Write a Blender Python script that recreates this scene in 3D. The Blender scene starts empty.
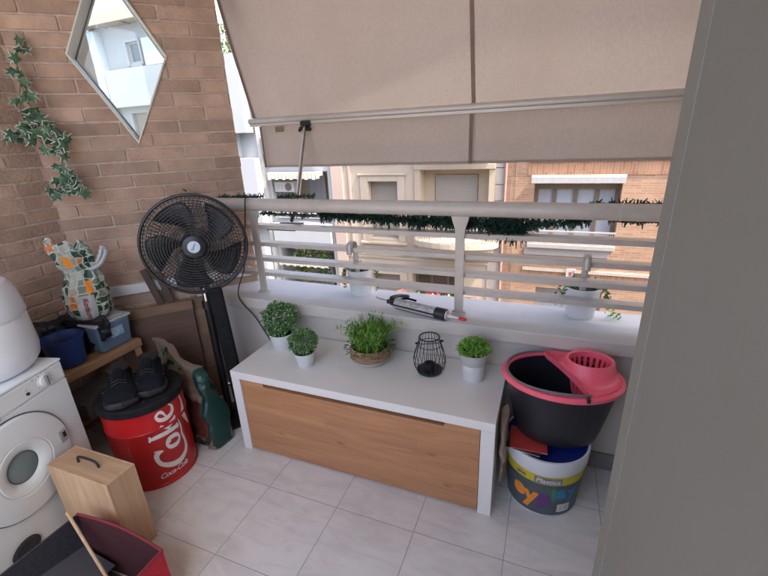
import bpy, bmesh, math, random
from math import pi, sin, cos, radians, sqrt, atan2
from mathutils import Vector, Matrix, noise
random.seed(7)
SC = bpy.context.scene
COL = SC.collection

# ------------------------------------------------------------ materials
def new_mat(name):
    m = bpy.data.materials.new(name); m.use_nodes = True
    nt = m.node_tree
    for n in list(nt.nodes): nt.nodes.remove(n)
    out = nt.nodes.new('ShaderNodeOutputMaterial')
    b = nt.nodes.new('ShaderNodeBsdfPrincipled')
    nt.links.new(b.outputs[0], out.inputs[0])
    return m, nt, b, out

def mat(name, col, rough=.6, metal=0., var=.08, scale=12., bump=.0, bscale=60., spec=.5, stretch=None, island=0., dirt=None, dscale=3., damt=.5, trans=0., sheen=0.):
    m, nt, b, out = new_mat(name)
    L = nt.links.new
    tc = nt.nodes.new('ShaderNodeTexCoord')
    mp = nt.nodes.new('ShaderNodeMapping')
    L(tc.outputs['Object'], mp.inputs[0])
    if stretch: mp.inputs['Scale'].default_value = stretch
    n = nt.nodes.new('ShaderNodeTexNoise'); n.inputs['Scale'].default_value = scale; n.inputs['Detail'].default_value = 5
    L(mp.outputs[0], n.inputs['Vector'])
    r = nt.nodes.new('ShaderNodeValToRGB')
    c = Vector(col)
    r.color_ramp.elements[0].position = .3; r.color_ramp.elements[1].position = .7
    r.color_ramp.elements[0].color = (*(c * (1 - var)), 1)
    r.color_ramp.elements[1].color = (*[min(1, v * (1 + var)) for v in c], 1)
    L(n.outputs[0], r.inputs[0])
    last = r.outputs[0]
    if dirt:
        n2 = nt.nodes.new('ShaderNodeTexNoise'); n2.inputs['Scale'].default_value = dscale; n2.inputs['Detail'].default_value = 7
        n2.inputs['Roughness'].default_value = .65
        L(mp.outputs[0], n2.inputs['Vector'])
        r2 = nt.nodes.new('ShaderNodeValToRGB'); r2.color_ramp.elements[0].position = .48; r2.color_ramp.elements[1].position = .72
        r2.color_ramp.elements[1].color = (damt, damt, damt, 1)
        L(n2.outputs[0], r2.inputs[0])
        mx = nt.nodes.new('ShaderNodeMixRGB'); mx.inputs[2].default_value = (*dirt, 1)
        L(r2.outputs[0], mx.inputs[0]); L(last, mx.inputs[1]); last = mx.outputs[0]
    if island:
        g = nt.nodes.new('ShaderNodeNewGeometry')
        hs = nt.nodes.new('ShaderNodeHueSaturation')
        mr = nt.nodes.new('ShaderNodeMapRange'); mr.inputs[3].default_value = 1 - island; mr.inputs[4].default_value = 1 + island
        L(g.outputs['Random Per Island'], mr.inputs[0]); L(mr.outputs[0], hs.inputs['Value'])
        L(last, hs.inputs['Color']); last = hs.outputs[0]
    L(last, b.inputs['Base Color'])
    b.inputs['Roughness'].default_value = rough
    b.inputs['Metallic'].default_value = metal
    b.inputs['Specular IOR Level'].default_value = spec
    if sheen: b.inputs['Sheen Weight'].default_value = sheen
    if bump:
        nb = nt.nodes.new('ShaderNodeTexNoise'); nb.inputs['Scale'].default_value = bscale; nb.inputs['Detail'].default_value = 4
        L(mp.outputs[0], nb.inputs['Vector'])
        bp = nt.nodes.new('ShaderNodeBump'); bp.inputs['Strength'].default_value = bump; bp.inputs['Distance'].default_value = .01
        L(nb.outputs[0], bp.inputs['Height']); L(bp.outputs[0], b.inputs['Normal'])
    if trans:
        t = nt.nodes.new('ShaderNodeBsdfTranslucent'); L(last, t.inputs[0])
        ms = nt.nodes.new('ShaderNodeMixShader'); ms.inputs[0].default_value = trans
        L(b.outputs[0], ms.inputs[1]); L(t.outputs[0], ms.inputs[2]); L(ms.outputs[0], out.inputs[0])
    return m

def glass_mat(name, tint=(.9, .95, .95), refl=1.0):
    m, nt, b, out = new_mat(name); L = nt.links.new
    t = nt.nodes.new('ShaderNodeBsdfTransparent'); t.inputs[0].default_value = (*tint, 1)
    g = nt.nodes.new('ShaderNodeBsdfGlossy'); g.inputs['Roughness'].default_value = .02
    f = nt.nodes.new('ShaderNodeFresnel'); f.inputs[0].default_value = 1.45
    ms = nt.nodes.new('ShaderNodeMixShader')
    L(f.outputs[0], ms.inputs[0]); L(t.outputs[0], ms.inputs[1]); L(g.outputs[0], ms.inputs[2]); L(ms.outputs[0], out.inputs[0])
    return m

def brick_tex_mat(name, c1, c2, mortar, bw=.25, bh=.06, msize=.008, axis='XZ', rough=.85):
    m, nt, b, out = new_mat(name); L = nt.links.new
    tc = nt.nodes.new('ShaderNodeTexCoord'); sp = nt.nodes.new('ShaderNodeSeparateXYZ'); cb = nt.nodes.new('ShaderNodeCombineXYZ')
    L(tc.outputs['Object'], sp.inputs[0]); L(sp.outputs['X'], cb.inputs[0]); L(sp.outputs['Z'], cb.inputs[1])
    if axis == 'ZX': L(sp.outputs['Z'], cb.inputs[0]); L(sp.outputs['X'], cb.inputs[1])
    t = nt.nodes.new('ShaderNodeTexBrick'); L(cb.outputs[0], t.inputs['Vector'])
    t.inputs['Color1'].default_value = (*c1, 1); t.inputs['Color2'].default_value = (*c2, 1); t.inputs['Mortar'].default_value = (*mortar, 1)
    t.inputs['Scale'].default_value = 1; t.inputs['Mortar Size'].default_value = msize; t.inputs['Brick Width'].default_value = bw; t.inputs['Row Height'].default_value = bh
    n = nt.nodes.new('ShaderNodeTexNoise'); n.inputs['Scale'].default_value = 2.5; n.inputs['Detail'].default_value = 6; L(tc.outputs['Object'], n.inputs[0])
    mr = nt.nodes.new('ShaderNodeMapRange'); mr.inputs[3].default_value = .75; mr.inputs[4].default_value = 1.25; L(n.outputs[0], mr.inputs[0])
    hs = nt.nodes.new('ShaderNodeHueSaturation'); L(mr.outputs[0], hs.inputs['Value']); L(t.outputs[0], hs.inputs['Color'])
    L(hs.outputs[0], b.inputs['Base Color']); b.inputs['Roughness'].default_value = rough
    return m

def wood_mat(name, ca, cb_, axis=0, rough=.5, planks=None, knots=True):
    m, nt, b, out = new_mat(name); L = nt.links.new
    tc = nt.nodes.new('ShaderNodeTexCoord'); mp = nt.nodes.new('ShaderNodeMapping'); L(tc.outputs['Object'], mp.inputs[0])
    s = [14., 14., 14.]; s[axis] = 1.3; mp.inputs['Scale'].default_value = s
    n = nt.nodes.new('ShaderNodeTexNoise'); n.inputs['Scale'].default_value = 1.6; n.inputs['Detail'].default_value = 9; n.inputs['Distortion'].default_value = .9
    n.inputs['Roughness'].default_value = .65
    L(mp.outputs[0], n.inputs['Vector'])
    r = nt.nodes.new('ShaderNodeValToRGB'); r.color_ramp.elements[0].position = .34; r.color_ramp.elements[1].position = .66
    r.color_ramp.elements[0].color = (*ca, 1); r.color_ramp.elements[1].color = (*cb_, 1); L(n.outputs[0], r.inputs[0])
    last = r.outputs[0]
    if planks:
        t = nt.nodes.new('ShaderNodeTexBrick'); sp = nt.nodes.new('ShaderNodeSeparateXYZ'); c2 = nt.nodes.new('ShaderNodeCombineXYZ')
        L(tc.outputs['Object'], sp.inputs[0]); L(sp.outputs[planks[0]], c2.inputs[0]); L(sp.outputs[planks[1]], c2.inputs[1]); L(c2.outputs[0], t.inputs['Vector'])
        t.inputs['Scale'].default_value = 1; t.inputs['Brick Width'].default_value = planks[2]; t.inputs['Row Height'].default_value = planks[3]
        t.inputs['Mortar Size'].default_value = .0004
        t.inputs['Color1'].default_value = (.93, .93, .93, 1); t.inputs['Color2'].default_value = (1.05, 1.04, 1.02, 1); t.inputs['Mortar'].default_value = (.75, .72, .7, 1)
        mx = nt.nodes.new('ShaderNodeMixRGB'); mx.blend_type = 'MULTIPLY'; mx.inputs[0].default_value = 1
        L(last, mx.inputs[1]); L(t.outputs[0], mx.inputs[2]); last = mx.outputs[0]
    if knots:
        mk = nt.nodes.new('ShaderNodeMapping'); L(tc.outputs['Object'], mk.inputs[0]); sk = [7., 7., 7.]; sk[axis] = 2.6; mk.inputs['Scale'].default_value = sk
        v = nt.nodes.new('ShaderNodeTexVoronoi'); v.inputs['Scale'].default_value = 1.5; L(mk.outputs[0], v.inputs['Vector'])
        rk = nt.nodes.new('ShaderNodeValToRGB'); rk.color_ramp.elements[0].position = .03; rk.color_ramp.elements[1].position = .13
        rk.color_ramp.elements[0].color = (.42, .36, .32, 1); rk.color_ramp.elements[1].color = (1, 1, 1, 1); L(v.outputs['Distance'], rk.inputs[0])
        mx = nt.nodes.new('ShaderNodeMixRGB'); mx.blend_type = 'MULTIPLY'; mx.inputs[0].default_value = .8
        L(last, mx.inputs[1]); L(rk.outputs[0], mx.inputs[2]); last = mx.outputs[0]
    L(last, b.inputs['Base Color']); b.inputs['Roughness'].default_value = rough
    bp = nt.nodes.new('ShaderNodeBump'); bp.inputs['Strength'].default_value = .15; bp.inputs['Distance'].default_value = .002
    L(n.outputs[0], bp.inputs['Height']); L(bp.outputs[0], b.inputs['Normal'])
    return m

# ------------------------------------------------------------ geometry collector
class MB:
    def __init__(s): s.v = []; s.f = []; s.mi = []; s.uv = {}
    def add(s, vs, fs, mi=0):
        o = len(s.v); s.v += [tuple(p) for p in vs]; s.f += [tuple(i + o for i in f) for f in fs]; s.mi += [mi] * len(fs); return s
    def box(s, x0, x1, y0, y1, z0, z1, M=None, mi=0):
        vs = [Vector((x, y, z)) for x in (x0, x1) for y in (y0, y1) for z in (z0, z1)]
        if M is not None: vs = [M @ v for v in vs]
        return s.add(vs, [(0, 1, 3, 2), (4, 6, 7, 5), (0, 4, 5, 1), (2, 3, 7, 6), (0, 2, 6, 4), (1, 5, 7, 3)], mi)
    def bar(s, a, b, w, h, up=(0, 0, 1), mi=0):
        a = Vector(a); b = Vector(b); d = (b - a); l = d.length; d.normalize(); up = Vector(up)
        x = d.cross(up)
        if x.length < 1e-4: x = d.cross(Vector((1, 0, 0)))
        x.normalize(); u = x.cross(d).normalized()
        M = Matrix((x, d, u)).transposed().to_4x4(); M.translation = a
        return s.box(-w / 2, w / 2, 0, l, -h / 2, h / 2, M, mi)
    def tube(s, pts, r, n=8, caps=True, mi=0):
        pts = [Vector(p) for p in pts]; rs = r if isinstance(r, (list, tuple)) else [r] * len(pts)
        d0 = (pts[1] - pts[0]).normalized(); x = d0.cross(Vector((0, 0, 1)))
        if x.length < 1e-3: x = d0.cross(Vector((1, 0, 0)))
        x.normalize(); vs = []; closed = (pts[0] - pts[-1]).length < 1e-6
        for i, p in enumerate(pts):
            if closed: d = (pts[(i + 1) % (len(pts) - 1)] - pts[i - 1 if i > 0 else -2]).normalized()
            else: d = (pts[min(i + 1, len(pts) - 1)] - pts[max(i - 1, 0)]).normalized()
            x = (x - d * x.dot(d)); x.normalize(); y = d.cross(x)
            for k in range(n):
                a = 2 * pi * k / n; vs.append(p + (x * cos(a) + y * sin(a)) * rs[i])
        fs = []
        for i in range(len(pts) - 1):
            for k in range(n):
                k2 = (k + 1) % n; fs.append((i * n + k, i * n + k2, (i + 1) * n + k2, (i + 1) * n + k))
        if caps and not closed: fs += [tuple(range(n - 1, -1, -1)), tuple((len(pts) - 1) * n + k for k in range(n))]
        return s.add(vs, fs, mi)
    def lathe(s, prof, n=40, c=(0, 0, 0), sx=1., sy=1., M=None, mi=0, cap0=True, cap1=True):
        vs = []
        for (r, z) in prof:
            for k in range(n):
                a = 2 * pi * k / n; v = Vector((c[0] + r * sx * cos(a), c[1] + r * sy * sin(a), c[2] + z)); vs.append(M @ v if M is not None else v)
        fs = []
        for i in range(len(prof) - 1):
            for k in range(n):
                k2 = (k + 1) % n; fs.append((i * n + k, i * n + k2, (i + 1) * n + k2, (i + 1) * n + k))
        if cap0: fs.append(tuple(range(n - 1, -1, -1)))
        if cap1: fs.append(tuple((len(prof) - 1) * n + k for k in range(n)))
        return s.add(vs, fs, mi)
    def prism(s, poly, z0, z1, M=None, mi=0):
        n = len(poly); vs = [Vector((x, y, z0)) for x, y in poly] + [Vector((x, y, z1)) for x, y in poly]
        if M is not None: vs = [M @ v for v in vs]
        return s.add(vs, [tuple(range(n - 1, -1, -1)), tuple(range(n, 2 * n))] + [(i, (i + 1) % n, n + (i + 1) % n, n + i) for i in range(n)], mi)
    def loft(s, rings, mi=0, cap=True):
        n = len(rings[0]); vs = [p for r in rings for p in r]; fs = []
        for i in range(len(rings) - 1):
            for k in range(n):
                k2 = (k + 1) % n; fs.append((i * n + k, i * n + k2, (i + 1) * n + k2, (i + 1) * n + k))
        if cap: fs += [tuple(range(n - 1, -1, -1)), tuple((len(rings) - 1) * n + k for k in range(n))]
        return s.add(vs, fs, mi)

def obj(name, mb, m, parent=None, smooth=False, bevel=0., fix=True, solid=0., sub=0, auto=35):
    me = bpy.data.meshes.new(name); me.from_pydata(mb.v, [], mb.f)
    ms = m if isinstance(m, (list, tuple)) else [m]
    for q in ms: me.materials.append(q)
    for p, i in zip(me.polygons, mb.mi): p.material_index = i
    if fix:
        bm = bmesh.new(); bm.from_mesh(me); bmesh.ops.recalc_face_normals(bm, faces=bm.faces); bm.to_mesh(me); bm.free()
    if smooth:
        for p in me.polygons: p.use_smooth = True
        me.set_sharp_from_angle(angle=radians(auto))
    o = bpy.data.objects.new(name, me); COL.objects.link(o)
    if parent: o.parent = parent
    if bevel:
        b = o.modifiers.new('bevel', 'BEVEL'); b.width = bevel; b.segments = 2; b.limit_method = 'ANGLE'; b.angle_limit = radians(40)
    if solid:
        b = o.modifiers.new('solid', 'SOLIDIFY'); b.thickness = solid; b.offset = 0
    if sub:
        b = o.modifiers.new('sub', 'SUBSURF'); b.levels = sub; b.render_levels = sub
    return o

def tag(o, label=None, cat=None, group=None, kind=None):
    if label: o['label'] = label
    if cat: o['category'] = cat
    if group: o['group'] = group
    if kind: o['kind'] = kind
    return o

def thing(name, label, cat, loc=(0, 0, 0), rotz=0, group=None):
    o = bpy.data.objects.new(name, None); COL.objects.link(o); o.location = loc; o.rotation_euler = (0, 0, rotz)
    o.empty_display_size = .05
    return tag(o, label, cat, group)

def struct(name, mb, m, **k):
    return tag(obj(name, mb, m, **k), kind='structure')

def bez(pts, n=8):
    P = [Vector(p) for p in pts]; out = []
    for i in range(len(P) - 1):
        p0 = P[max(i - 1, 0)]; p1 = P[i]; p2 = P[i + 1]; p3 = P[min(i + 2, len(P) - 1)]
        for k in range(n):
            t = k / n
            out.append(.5 * ((2 * p1) + (-p0 + p2) * t + (2 * p0 - 5 * p1 + 4 * p2 - p3) * t * t + (-p0 + 3 * p1 - 3 * p2 + p3) * t ** 3))
    out.append(P[-1]); return out

def text_geo(txt, size, shear=0., bold=0., spacing=1.):
    cu = bpy.data.curves.new('t', 'FONT'); cu.body = txt; cu.size = size; cu.shear = shear; cu.offset = bold; cu.space_character = spacing
    cu.align_x = 'CENTER'; cu.align_y = 'CENTER'; cu.resolution_u = 4
    o = bpy.data.objects.new('t', cu); COL.objects.link(o)
    bpy.context.view_layer.update()
    me = bpy.data.meshes.new_from_object(o.evaluated_get(bpy.context.evaluated_depsgraph_get()))
    bm = bmesh.new(); bm.from_mesh(me); bmesh.ops.triangulate(bm, faces=bm.faces)
    for _ in range(2): bmesh.ops.subdivide_edges(bm, edges=[e for e in bm.edges if e.calc_length() > size * .12], cuts=1)
    vs = [v.co.copy() for v in bm.verts]; bm.verts.index_update(); fs = [tuple(v.index for v in f.verts) for f in bm.faces]
    bm.free(); bpy.data.objects.remove(o); bpy.data.curves.remove(cu); bpy.data.meshes.remove(me)
    return vs, fs

def stroke_geo(paths, n=8):
    """paths: list of lists (u, v, width): calligraphic strokes as flat ribbons"""
    vs = []; fs = []
    for P in paths:
        S = bez([(a, b, c) for a, b, c in P], n); o = len(vs)
        for i, p in enumerate(S):
            d = (S[min(i + 1, len(S) - 1)] - S[max(i - 1, 0)]); d.z = 0
            d = d.normalized() if d.length > 1e-9 else Vector((1, 0, 0)); nn = Vector((-d.y, d.x, 0)); w = max(p.z, .0008) / 2
            vs += [Vector((p.x, p.y, 0)) + nn * w, Vector((p.x, p.y, 0)) - nn * w]
        for i in range(len(S) - 1): fs.append((o + 2 * i, o + 2 * i + 1, o + 2 * i + 3, o + 2 * i + 2))
    return vs, fs

def wrap(geo, Rf, a0, z0, rot=0., off=.0008):
    vs, fs = geo; out = []
    for v in vs:
        u = v.x * cos(rot) - v.y * sin(rot); w = v.x * sin(rot) + v.y * cos(rot)
        z = z0 + w; R = Rf(z) + off; a = a0 + u / R; out.append(Vector((R * cos(a), R * sin(a), z)))
    mb = MB(); mb.add(out, fs); return mb

def rnd_dir(up=0.):
    while True:
        v = Vector((random.uniform(-1, 1), random.uniform(-1, 1), random.uniform(-1, 1)))
        if .05 < v.length < 1: break
    v.normalize(); v.z += up; return v.normalized()

def leaf(mb, p, d, n, l, w, mi=0, fold=.25):
    d = d.normalized(); s = d.cross(n)
    if s.length < 1e-3: s = d.cross(Vector((0, 0, 1)))
    if s.length < 1e-3: s = Vector((1, 0, 0))
    s.normalize(); nn = s.cross(d).normalized()
    m1 = p + d * l * .5
    mb.add([p, m1 + s * w * .5 + nn * w * fold, p + d * l, m1 - s * w * .5 + nn * w * fold, m1], [(0, 1, 4), (1, 2, 4), (2, 3, 4), (3, 0, 4)], mi)

# ------------------------------------------------------------ palette
M = {}
M['brick'] = mat('old_brick', (.40, .27, .20), .85, var=.2, scale=9, bump=.5, bscale=70, island=.2, dirt=(.42, .33, .28), dscale=4, damt=.55)
M['mortar'] = mat('mortar', (.52, .42, .355), .95, var=.15, scale=30, bump=.6, bscale=120)
M['plaster'] = mat('parapet_paint', (.62, .58, .53), .8, var=.05, scale=3, bump=.12, bscale=90, dirt=(.36, .33, .30), dscale=2.2, damt=.35)
M['sill'] = mat('sill_paint', (.68, .69, .70), .5, var=.04, scale=5, dirt=(.5, .48, .46), dscale=7, damt=.3)
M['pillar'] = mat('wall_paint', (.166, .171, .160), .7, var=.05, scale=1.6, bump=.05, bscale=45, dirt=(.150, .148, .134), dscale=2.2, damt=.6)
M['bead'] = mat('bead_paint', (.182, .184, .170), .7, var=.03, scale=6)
M['inner'] = mat('plaster_inner', (.5, .48, .45), .85, var=.04, scale=2)
M['metal'] = mat('painted_rail', (.56, .515, .47), .22, var=.04, scale=14, dirt=(.30, .27, .25), dscale=9, damt=.3)
M['white'] = mat('white_lacquer', (.79, .77, .73), .38, var=.02, scale=4)
M['whitemetal'] = mat('white_enamel', (.72, .76, .77), .3, var=.02, scale=3, dirt=(.55, .55, .53), dscale=4, damt=.2)
M['whitebin'] = mat('white_plastic', (.72, .75, .80), .3, var=.02, scale=3)
M['dark'] = mat('black_plastic', (.018, .018, .02), .42, var=.1)
M['fanblk'] = mat('fan_black', (.026, .027, .033), .35, var=.1, metal=.2)
M['gapshade'] = mat('gap_shade', (.02, .018, .016), .9)
M['oak'] = wood_mat('oak_front', (.40, .185, .085), (.52, .265, .13), 0, .5, planks=('X', 'Z', .42, .058))
M['pine'] = wood_mat('pine_table', (.30, .17, .085), (.45, .27, .15), 1, .5)
M['ply'] = wood_mat('plywood', (.42, .27, .15), (.56, .38, .23), 2, .55, knots=False)
M['plyx'] = wood_mat('plywood_top', (.40, .25, .14), (.52, .35, .21), 0, .5, knots=False)
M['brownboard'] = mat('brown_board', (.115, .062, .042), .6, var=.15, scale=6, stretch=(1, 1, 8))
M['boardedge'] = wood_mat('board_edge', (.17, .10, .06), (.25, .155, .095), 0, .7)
M['darkwood'] = wood_mat('dark_wood', (.06, .035, .028), (.11, .065, .05), 2, .6, knots=False)
M['red'] = mat('red_paint', (.48, .012, .014), .32, var=.1, scale=5, dirt=(.30, .012, .012), dscale=6, damt=.5)
M['redfab'] = mat('red_cloth', (.42, .012, .028), .8, var=.12, scale=60, bump=.15, bscale=300)
M['darkfab'] = mat('dark_lining', (.03, .03, .038), .85, var=.2, scale=80)
M['print'] = mat('white_print', (.72, .68, .64), .5, var=.08, scale=50)
M['lid'] = mat('black_cushion', (.014, .0135, .0145), .8, var=.3, scale=30, bump=.25, bscale=200, spec=.2)
M['shoe'] = mat('navy_suede', (.010, .011, .015), .9, var=.4, scale=40, bump=.5, bscale=150, spec=.15)
M['shoeblk'] = mat('shoe_rubber', (.014, .014, .016), .6, var=.2)
M['sleeve'] = mat('dark_metal', (.022, .022, .024), .35, var=.1, metal=.5)
M['chrome'] = mat('chrome', (.55, .55, .56), .22, var=.03, metal=1.)
M['pink'] = mat('pink_plastic', (.95, .15, .22), .33, var=.04, scale=5)
M['blackbucket'] = mat('bucket_black', (.016, .017, .022), .42, var=.1)
M['greyrim'] = mat('grey_handle', (.16, .16, .18), .45)
M['bluebin'] = mat('blue_plastic', (.022, .052, .21), .4, var=.06, trans=.12)
M['bluebox'] = mat('pale_blue_plastic', (.16, .235, .33), .25, var=.08, scale=8, trans=.25)
M['boxlid'] = mat('grey_lid', (.42, .45, .48), .35)
M['blackbag'] = mat('black_bag', (.012, .014, .022), .35, var=.2, scale=20)
M['pot'] = mat('white_pot', (.66, .67, .68), .4, var=.03)
M['potgrey'] = mat('pot_ribbed', (.52, .52, .53), .45, var=.03)
M['soil'] = mat('soil', (.03, .022, .016), .95, var=.3, scale=60, bump=.8, bscale=80)
M['basket'] = mat('woven_basket', (.36, .23, .14), .8, var=.35, scale=60, stretch=(.4, .4, 5), bump=.8, bscale=90)
M['basketw'] = mat('basket_white', (.55, .50, .45), .8, var=.1, scale=60, stretch=(.4, .4, 4), bump=.6, bscale=90)
def leafm(n, c, v=.3, isl=.35, tr=.3, r=.5): return mat(n, c, r, var=v, scale=20, island=isl, trans=tr)
M['box1'] = leafm('box_leaf_dark', (.12, .26, .08), r=.32)
M['box2'] = leafm('box_leaf_mid', (.32, .50, .26))
M['box3'] = leafm('box_leaf_bright', (.24, .46, .09))
M['grass'] = leafm('grass_blade', (.25, .47, .07))
M['grass2'] = leafm('grass_dark', (.06, .15, .04))
M['garl'] = mat('garland_needle', (.020, .062, .044), .6, var=.3, island=.4)
M['ivy'] = leafm('ivy_green', (.055, .125, .07), isl=.3, tr=.1, r=.6)
M['ivyw'] = mat('ivy_white', (.42, .47, .40), .7, var=.15)
M['stem'] = mat('stem', (.07, .08, .04), .8)
M['fabric'] = mat('awning_fabric', (.475, .398, .34), .9, var=.055, scale=110, stretch=(1, 1, .5), bump=.08, bscale=500, trans=.2, dirt=(.43, .35, .285), dscale=2.2, damt=.6)
M['hem'] = mat('awning_hem', (.38, .315, .265), .9, var=.06, scale=60)
M['seam'] = mat('awning_seam', (.27, .195, .165), .9, var=.1, trans=.2)
M['awnmetal'] = mat('awning_bar', (.58, .54, .50), .4, var=.03, metal=.2)
M['armmetal'] = mat('awning_arm', (.66, .62, .58), .35, metal=.3)
M['tagm'] = mat('tag', (.16, .13, .06), .6, var=.3)
M['blue'] = mat('blue_liner', (.015, .035, .27), .5)
M['yellow'] = mat('yellow_label', (.55, .46, .02), .5)
M['slate'] = mat('slate_label', (.075, .095, .105), .45, var=.1)
M['orange'] = mat('orange_print', (.82, .27, .03), .5)
M['purple'] = mat('purple_print', (.14, .04, .20), .5)
M['green'] = mat('green_print', (.03, .24, .10), .5)
M['cyan'] = mat('cyan_print', (.03, .22, .42), .5)
M['magred'] = mat('magazine_red', (.55, .06, .05), .4)
M['paper'] = mat('paper', (.62, .60, .57), .6, var=.05)
M['card'] = mat('crumpled_card', (.42, .32, .25), .85, var=.12, scale=12, bump=.4, bscale=25)
M['aluw'] = mat('cream_alu', (.60, .58, .52), .35, var=.03)
M['alud'] = mat('dark_gasket', (.14, .13, .12), .5)
M['glass'] = glass_mat('window_glass')

# ------------------------------------------------------------ camera (solved from the tile grid)
CAM = Vector((1.04248, -1.09184, 1.43413))
yaw, pit, rol = 0.391836, 0.356084, -0.046578
d = Vector((-sin(yaw) * cos(pit), cos(yaw) * cos(pit), -sin(pit))); r = Vector((cos(yaw), sin(yaw), 0)); u = r.cross(d)
r2 = r * cos(rol) + u * sin(rol); u2 = -r * sin(rol) + u * cos(rol)
cd = bpy.data.cameras.new('camera'); cam = bpy.data.objects.new('camera', cd); COL.objects.link(cam)
Mx = Matrix((r2, u2, -d)).transposed().to_4x4(); Mx.translation = CAM; cam.matrix_world = Mx
cd.sensor_width = 36; cd.lens = 19.2686; cd.clip_start = .02; cd.clip_end = 500
SC.camera = cam

# ------------------------------------------------------------ floor
fm, nt, b, out = new_mat('marble_tile'); L = nt.links.new
tc = nt.nodes.new('ShaderNodeTexCoord'); g = nt.nodes.new('ShaderNodeNewGeometry')
cbx = nt.nodes.new('ShaderNodeCombineXYZ'); mu = nt.nodes.new('ShaderNodeMath'); mu.operation = 'MULTIPLY'; mu.inputs[1].default_value = 37
L(g.outputs['Random Per Island'], mu.inputs[0]); L(mu.outputs[0], cbx.inputs[2]); L(mu.outputs[0], cbx.inputs[0])
va = nt.nodes.new('ShaderNodeVectorMath'); L(tc.outputs['Object'], va.inputs[0]); L(cbx.outputs[0], va.inputs[1])
mp = nt.nodes.new('ShaderNodeMapping'); mp.inputs['Rotation'].default_value = (0, 0, .6); mp.inputs['Scale'].default_value = (1.2, 4.5, 1); L(va.outputs[0], mp.inputs[0])
n = nt.nodes.new('ShaderNodeTexNoise'); n.inputs['Scale'].default_value = 3; n.inputs['Detail'].default_value = 9; n.inputs['Roughness'].default_value = .62; n.inputs['Distortion'].default_value = 1.6
L(mp.outputs[0], n.inputs[0])
rp = nt.nodes.new('ShaderNodeValToRGB'); rp.color_ramp.elements[0].position = .34; rp.color_ramp.elements[1].position = .56
rp.color_ramp.elements[0].color = (.64, .632, .615, 1); rp.color_ramp.elements[1].color = (.74, .73, .705, 1)
L(n.outputs[0], rp.inputs[0])
ng = nt.nodes.new('ShaderNodeTexNoise'); ng.inputs['Scale'].default_value = 3.2; ng.inputs['Detail'].default_value = 10; ng.inputs['Roughness'].default_value = .72; L(tc.outputs['Object'], ng.inputs[0])
rg = nt.nodes.new('ShaderNodeValToRGB'); rg.color_ramp.elements[0].position = .50; rg.color_ramp.elements[1].position = .78; rg.color_ramp.elements[1].color = (.32, .32, .32, 1); L(ng.outputs[0], rg.inputs[0])
mg_ = nt.nodes.new('ShaderNodeMixRGB'); mg_.inputs[2].default_value = (.40, .375, .34, 1); L(rg.outputs[0], mg_.inputs[0]); L(rp.outputs[0], mg_.inputs[1]); L(mg_.outputs[0], b.inputs['Base Color'])
n2 = nt.nodes.new('ShaderNodeTexNoise'); n2.inputs['Scale'].default_value = 9; n2.inputs['Detail'].default_value = 6; L(tc.outputs['Object'], n2.inputs[0])
mr = nt.nodes.new('ShaderNodeMapRange'); mr.inputs[3].default_value = .22; mr.inputs[4].default_value = .5; L(n2.outputs[0], mr.inputs[0]); L(mr.outputs[0], b.inputs['Roughness'])
grout = mat('grout', (.27, .255, .235), .9, var=.3, scale=20)
T = .3333; mb = MB(); G = .0010
for i in range(-6, 9):
    for j in range(-8, 2):
        x0 = i * T; x1 = x0 + T; y0 = j * T; y1 = min(y0 + T, .58)
        if y1 - y0 < .02: continue
        mb.add([(x0 + G, y0 + G, 0), (x1 - G, y0 + G, 0), (x1 - G, y1 - G, 0), (x0 + G, y1 - G, 0)], [(0, 1, 2, 3)])
mb.box(-2, 3, -2.6, .6, -.12, -.0015, mi=1)
struct('floor', mb, [fm, grout], fix=False)

# ------------------------------------------------------------ brick walls
def brick_wall(length, z1, phase, thick=.20, hole=None, zstart=0., endtrim=False):
    """bricks in local frame: s along X (0..length), front face at y=0 (towards -Y), depth +Y"""
    mb = MB(); ch = .062; bl = .265; J = .009
    back = MB(); back.box(0, length - (.008 if endtrim else 0), .006, thick, zstart, z1)
    row = 0; z = zstart
    while z < z1:
        off = -bl * (.5 if row % 2 else 0) + phase
        s = off - bl * 3
        while s < length:
            a = max(0, s + J / 2); e = min(length, s + bl - J / 2)
            if e - a > .02:
                jx = [random.uniform(-.0015, .0015) for _ in range(6)]
                fy = random.uniform(-.0015, .0015)
                mb.box(a + jx[0], e + (jx[1] if e < length else random.uniform(-.004, .003)), fy, .05, z + J / 2 + jx[2] * .6, min(z + ch - J / 2 + jx[3] * .6, z1))
            s += bl
        z += ch; row += 1
    return mb, back

def bake(o):
    dg = bpy.context.evaluated_depsgraph_get(); bpy.context.view_layer.update()
    me = bpy.data.meshes.new_from_object(o.evaluated_get(dg), depsgraph=dg)
    o.modifiers.clear(); o.data = me; return o

DW = thing('brick_wall', 'brown brick bay wall with the diamond window behind the fan', 'brick wall', (-1.193, .172, 0), radians(45))
DL = .896                              # corner to free edge
bricks, back = brick_wall(DL, 2.6, DL % .265)
o1 = obj('brickwork', bricks, M['brick'], DW, bevel=.0025)
o2 = obj('mortar', back, M['mortar'], DW)
WX, WZ, HW, HH = .433, 1.835, .203, .386      # diamond centre (along wall, height) and half diagonals
def dia(k=0.): return [(WX - HW - k * .58, WZ), (WX, WZ - HH - k * 1.1), (WX + HW + k * .58, WZ), (WX, WZ + HH + k * 1.1)]
cut = MB(); MY = Matrix.Rotation(pi / 2, 4, 'X')  # (x,y,z)->(x,-z,y)
cut.prism(dia(), -.4, .1, MY)
co = obj('cutter', cut, M['dark'], DW)
bpy.context.view_layer.update()
for o in (o1, o2):
    if o is o1: bake(o)
    bl = o.modifiers.new('b', 'BOOLEAN'); bl.operation = 'DIFFERENCE'; bl.object = co; bl.solver = 'EXACT'
    bpy.context.view_layer.update(); bake(o)
bpy.data.objects.remove(co)

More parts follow.
